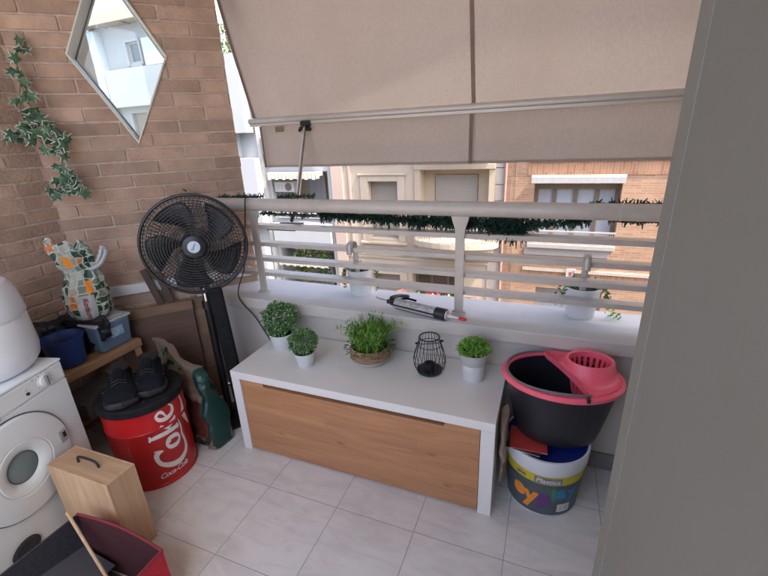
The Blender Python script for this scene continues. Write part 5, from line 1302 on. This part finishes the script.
# ---- brick building on the right
BB = thing('apartment_building', 'orange brick apartment building seen through the right of the railing', 'building', (0, 0, 0), 0, 'buildings across the street')
holes = []
for k in (-2, -1, 0, 1, 2):
    dz = 3.0 * k; holes += [(.60, -1.60 + dz if k != -1 else -5.6, 2.70, .12 + dz, .30)] if k != -1 else [(.86, -5.2, 2.60, -2.93, .30)]
    holes += [(5.2, -1.6 + dz, 7.2, .12 + dz, .30)]
facade('wall', -.12, 14, -9, 8.4, FY + .0, holes, W['brick'], BB)
for k in (-2, -1, 0, 1, 2):
    dz = 3.0 * k
    if k != -1:
        w = window(BB, .60, -1.60 + dz, 2.70, .12 + dz, FY + .26, 4, 'alu', 'shade', 0, fw=.11)
        mb = MB(); mb.box(.60, 2.70, FY + .20, FY + .255, -.14 + dz, .115 + dz); obj('blind_box', mb, W['alu'], w)
        mb = MB(); mb.tube([(.52, FY - .10, .19 + dz), (2.74, FY - .10, .19 + dz)], .065, 12); mb.box(.52, 2.74, FY - .17, FY - .16, .05 + dz, .17 + dz); obj('rolled_awning', mb, mat('white_awning', (.36, .355, .345), .6), w, smooth=True)
        mb = MB(); mb.box(.52, 2.72, FY - .14, FY - .002, -1.72 + dz, -1.60 + dz); mb.box(.45, 2.62, FY - .05, FY - .002, -1.95 + dz, -1.73 + dz); obj('sill', mb, W['grey'], w, bevel=.01)
        mb = MB()
        for q in range(44): x = .56 + 2.12 * q / 43; mb.box(x - .008, x + .008, FY - .12, FY - .10, -1.595 + dz, -1.26 + dz)
        mb.box(.54, 2.70, FY - .125, FY - .095, -1.26 + dz, -1.22 + dz); obj('grille', mb, W['grey'], w)
    mb = MB(); mb.box(.40, 14, FY - .012, FY - .002, -2.76 + dz, -2.42 + dz); obj('brick_course', mb, W['soldier'], BB)
    mb = MB(); mb.box(.45, 14, FY - .06, FY - .002, -2.415 + dz, -2.33 + dz); obj('ledge', mb, mat('pale_ledge', (.40, .36, .30), .6), BB)
window(BB, .86, -5.2, 2.60, -2.93, FY + .26, 2, 'slab', 'shade', 0, fw=.16)
mb = MB(); mb.box(1.62, 1.86, FY - .13, FY - .105, -2.52, -2.28); sg = obj('wall_box', mb, W['slab'], BB); mb = MB(); mb.box(1.70, 1.76, FY - .136, FY - .1305, -2.47, -2.36); mb.box(1.79, 1.82, FY - .136, FY - .1305, -2.40, -2.33); obj('wall_box_mark', mb, mat('red_mark', (.3, .05, .04), .6), sg)
for k in (-2, -1, 0, 1, 2): window(BB, 5.2, -1.6 + 3 * k, 7.2, .12 + 3 * k, FY + .26, 4, 'alu', 'shade', 0, fw=.11)

# ---- white building on the left (recessed loggias, roof eave, parapet bands)
WB = thing('apartment_building', 'white apartment building with projecting loggias, left of the cream one', 'building', (0, 0, 0), 0, 'buildings across the street')
holes = []
for k in (-2, -1, 0, 1):
    dz = 3.0 * k; holes += [(-7.95, -1.30 + dz, -5.75, (.42 if k != -1 else .93) + dz, 1.3)]
facade('wall', -9.0, -5.60, -9, 4.04, FY, holes, W['white'], WB)
for k in (-2, -1, 0, 1):
    dz = 3.0 * k
    mb = MB(); mb.box(-7.97, -5.73, FY + 1.302, FY + 1.32, -1.32 + dz, .95 + dz); obj('loggia_wall', mb, W['cream'], WB)
    window(WB, -7.30, -1.30 + dz, -6.55, .20 + dz, FY + 1.22, 1, 'slab', 'shade', 0); window(WB, -6.45, -1.30 + dz, -5.85, .20 + dz, FY + 1.22, 1, 'slab', 'pane', 0)
    mb = MB(); mb.box(-8.0, -5.70, FY - .22, FY - .003, -1.42 + dz, -1.305 + dz); mb.box(-8.0, -5.70, FY - .22, FY - .12, -2.02 + dz, -1.425 + dz); obj('loggia_parapet', mb, W['white'], WB, bevel=.01)
    mb = MB(); mb.box(-7.9, -5.9, FY - .24, FY - .04, .30 + dz, .42 + dz); s_ = 14
    for q in range(s_): mb.box(-7.9 + 2.0 * q / s_, -7.9 + 2.0 * (q + .9) / s_, FY - .26, FY - .245, .18 + dz + (.03 if q % 2 else 0), .40 + dz)
    obj('rolled_awning', mb, mat('loggia_awning', (.46, .43, .37), .7), WB)
    mb = MB(); mb.tube([(-7.9, FY - .1, -.95 + dz), (-5.8, FY - .1, -.95 + dz)], .02, 6); mb.tube([(-7.9, FY - .1, -1.1 + dz), (-5.8, FY - .1, -1.1 + dz)], .012, 6); obj('loggia_rail', mb, W['slab'], WB)
# AC unit (its own thing, fixed to the wall)
ac = thing('air_conditioner', 'white air-conditioning unit hanging in the loggia of the white building', 'air conditioner', (-7.50, FY + .15, -.25))
mb = MB(); mb.box(-.36, .42, -.15, .15, 0, .34); obj('casing', mb, W['slab'], ac, bevel=.015)
mb = MB(); mb.lathe([(.13, 0), (.13, .012), (.002, .014)], 20, M=Matrix.Translation((.2, -.152, .17)) @ Matrix.Rotation(pi / 2, 4, 'X')); obj('fan_grille', mb, mat('ac_dark', (.10, .07, .06), .6), ac)
mb = MB()
for q in range(3): mb.box(-.28 + q * .10, -.23 + q * .10, -.156, -.151, .08, .26)
obj('vent', mb, W['grey'], ac); mb = MB(); mb.bar((-.3, 0, -.01), (-.3, .15, -.2), .03, .03); mb.bar((.3, 0, -.01), (.3, .15, -.2), .03, .03); obj('bracket', mb, W['grey'], ac)
# side column + fin panels
mb = MB(); mb.box(-9.6, -9.0, FY - .5, FY + 6, -9, 3.6); mb.box(-9.2, -8.35, FY - .45, FY - .002, 1.70, 4.0); mb.box(-9.2, -8.2, FY - .45, FY - .002, -1.4, .9); mb.box(-9.2, -8.3, FY - .45, FY - .002, -4.4, -2.1); obj('fin_panel', mb, W['white'], WB)
mb = MB(); mb.box(-8.25, -8.10, FY - .12, FY - .002, -9, 4.0); obj('drainpipe', mb, W['slab'], WB)
for k, (xx, hh) in enumerate(((-9.1, .9), (-8.75, .6), (-8.4, .8))):
    bush('roof_plant', ['bushy dark plant on the roof edge beside the awning', 'low plant in the middle of the white roof edge', 'pale shrub at the right of the white roof edge'][k], 'plant', (xx - .2, xx + .2, FY + .1, FY + .5, 4.05, 4.05 + hh), 260, .12, (['lf', 'lf2', 'lf2'][k],) * 2, 'plants on the white roof')

# ---- far-left white building with an eave (seen through the diamond window)
LB = thing('apartment_building', 'tall white building with a projecting roof eave seen through the diamond window', 'building', (0, 0, 0), 0, 'buildings across the street')
holes = [(-13.36, 4.22, -12.78, 4.86, .12), (-16.4, 4.10, -15.75, 4.50, .12), (-15.6, 4.10, -14.95, 4.50, .12)]
for k in (0, -3, -6, -9): holes += [(-13.9, 1.2 + k, -12.4, 2.6 + k, .2), (-16.4, 1.2 + k, -15.0, 2.6 + k, .2)]
facade('wall', -19, -9.6, -9, 5.42, FY + .05, holes, W['white'], LB)
w = window(LB, -13.36, 4.22, -12.78, 4.86, FY + .12, 1, 'slab', 'pane', 0, fw=.05); mb = MB(); mb.box(-13.46, -13.37, FY, FY + .048, 4.14, 4.94); mb.box(-12.77, -12.68, FY, FY + .048, 4.14, 4.94); mb.box(-13.37, -12.77, FY, FY + .048, 4.87, 4.94); obj('surround', mb, W['slab'], w)
window(LB, -16.4, 4.10, -15.75, 4.50, FY + .12, 2, 'slab', 'pane', 0, fw=.05); window(LB, -15.6, 4.10, -14.95, 4.50, FY + .12, 2, 'slab', 'pane', 0, fw=.05)
for k in (0, -3, -6, -9): window(LB, -13.9, 1.2 + k, -12.4, 2.6 + k, FY + .2, 2, 'trim', 'pane', .6); window(LB, -16.4, 1.2 + k, -15.0, 2.6 + k, FY + .2, 2, 'trim', 'pane', .6)
mb = MB(); mb.box(-15.1, -9.7, FY - .38, FY + 7, 5.43, 5.75); obj('roof', mb, mat('eave', (.46, .40, .33), .9, var=.04), LB)
mb = MB()
for q in range(6): mb.box(-14.2 + q * 1.1, -14.1 + q * 1.1, FY - .30, FY + .04, 5.39, 5.428)
obj('eave_bracket', mb, W['grey'], LB)
mb = MB(); mb.box(-18.5, -15.2, FY - .35, FY + 6, 5.05, 5.35); obj('lower_roof', mb, W['white'], LB)
mb = MB(); mb.box(-14.85, -14.50, FY - .25, FY + .048, -9, 5.30); obj('column', mb, mat('greyblue_render', (.44, .49, .53), .9), LB)
mb = MB(); mb.box(-14.45, -9.7, FY - .25, FY - .10, 2.80, 4.02); mb.box(-14.45, -9.7, FY - .10, FY + .048, 2.80, 2.95); mb.box(-18.6, -14.9, FY - .15, FY - .02, 2.80, 3.75); mb.box(-14.45, -9.7, FY - .25, FY - .10, -.2, 1.0); mb.box(-18.6, -14.9, FY - .15, FY - .02, -.2, .95); obj('balcony_band', mb, W['white'], LB, bevel=.01)
mb = MB(); mb.box(-12.3, -9.8, FY - .25, FY + .048, 4.03, 4.85); obj('side_screen', mb, mat('pale_blue_panel', (.50, .58, .62), .8), LB)

# ---- street
asph = mat('asphalt', (.06, .06, .06), .9, var=.15, scale=2); pav = mat('pavement', (.30, .28, .26), .9, var=.1, scale=3)
mb = MB(); mb.box(-60, 60, 2.4, 9.2, -9.2, -9.0); struct('street', mb, asph)
mb = MB(); mb.box(-60, 60, .8, 2.4, -9.2, -8.88); mb.box(-60, 60, 9.2, 18.3, -9.2, -8.88); struct('pavement', mb, pav)
mb = MB(); mb.box(-300, 300, -300, 300, -9.6, -9.21); struct('ground', mb, pav)

# ------------------------------------------------------------ light
sd_ = Vector((.50, -.11, .86)).normalized()      # towards the sun
wd = bpy.data.worlds.new('World'); SC.world = wd; wd.use_nodes = True; nt = wd.node_tree
for n in list(nt.nodes): nt.nodes.remove(n)
bg = nt.nodes.new('ShaderNodeBackground'); so = nt.nodes.new('ShaderNodeOutputWorld'); sk = nt.nodes.new('ShaderNodeTexSky'); sk.sky_type = 'NISHITA'; sk.sun_disc = False
sk.sun_elevation = math.asin(sd_.z); sk.sun_rotation = atan2(sd_.x, sd_.y); sk.air_density = .75; sk.dust_density = 4.5; sk.ozone_density = .2
nt.links.new(sk.outputs[0], bg.inputs[0]); nt.links.new(bg.outputs[0], so.inputs[0]); bg.inputs[1].default_value = .15
sl = bpy.data.lights.new('sun', 'SUN'); sl.energy = 2.6; sl.angle = radians(.5); sl.color = (1, .93, .84); so_ = bpy.data.objects.new('sun', sl); COL.objects.link(so_)
so_.rotation_euler = sd_.to_track_quat('Z', 'Y').to_euler(); so_.location = (3, 3, 12)
SC.view_settings.view_transform = 'Standard'; SC.view_settings.look = 'None'; SC.view_settings.gamma = 1; SC.view_settings.exposure = 2.55; SC.view_settings.use_curve_mapping = False
SC.cycles.max_bounces = 10; SC.cycles.diffuse_bounces = 6; SC.cycles.transparent_max_bounces = 16
try: SC.cycles.use_denoising = True
except Exception: pass
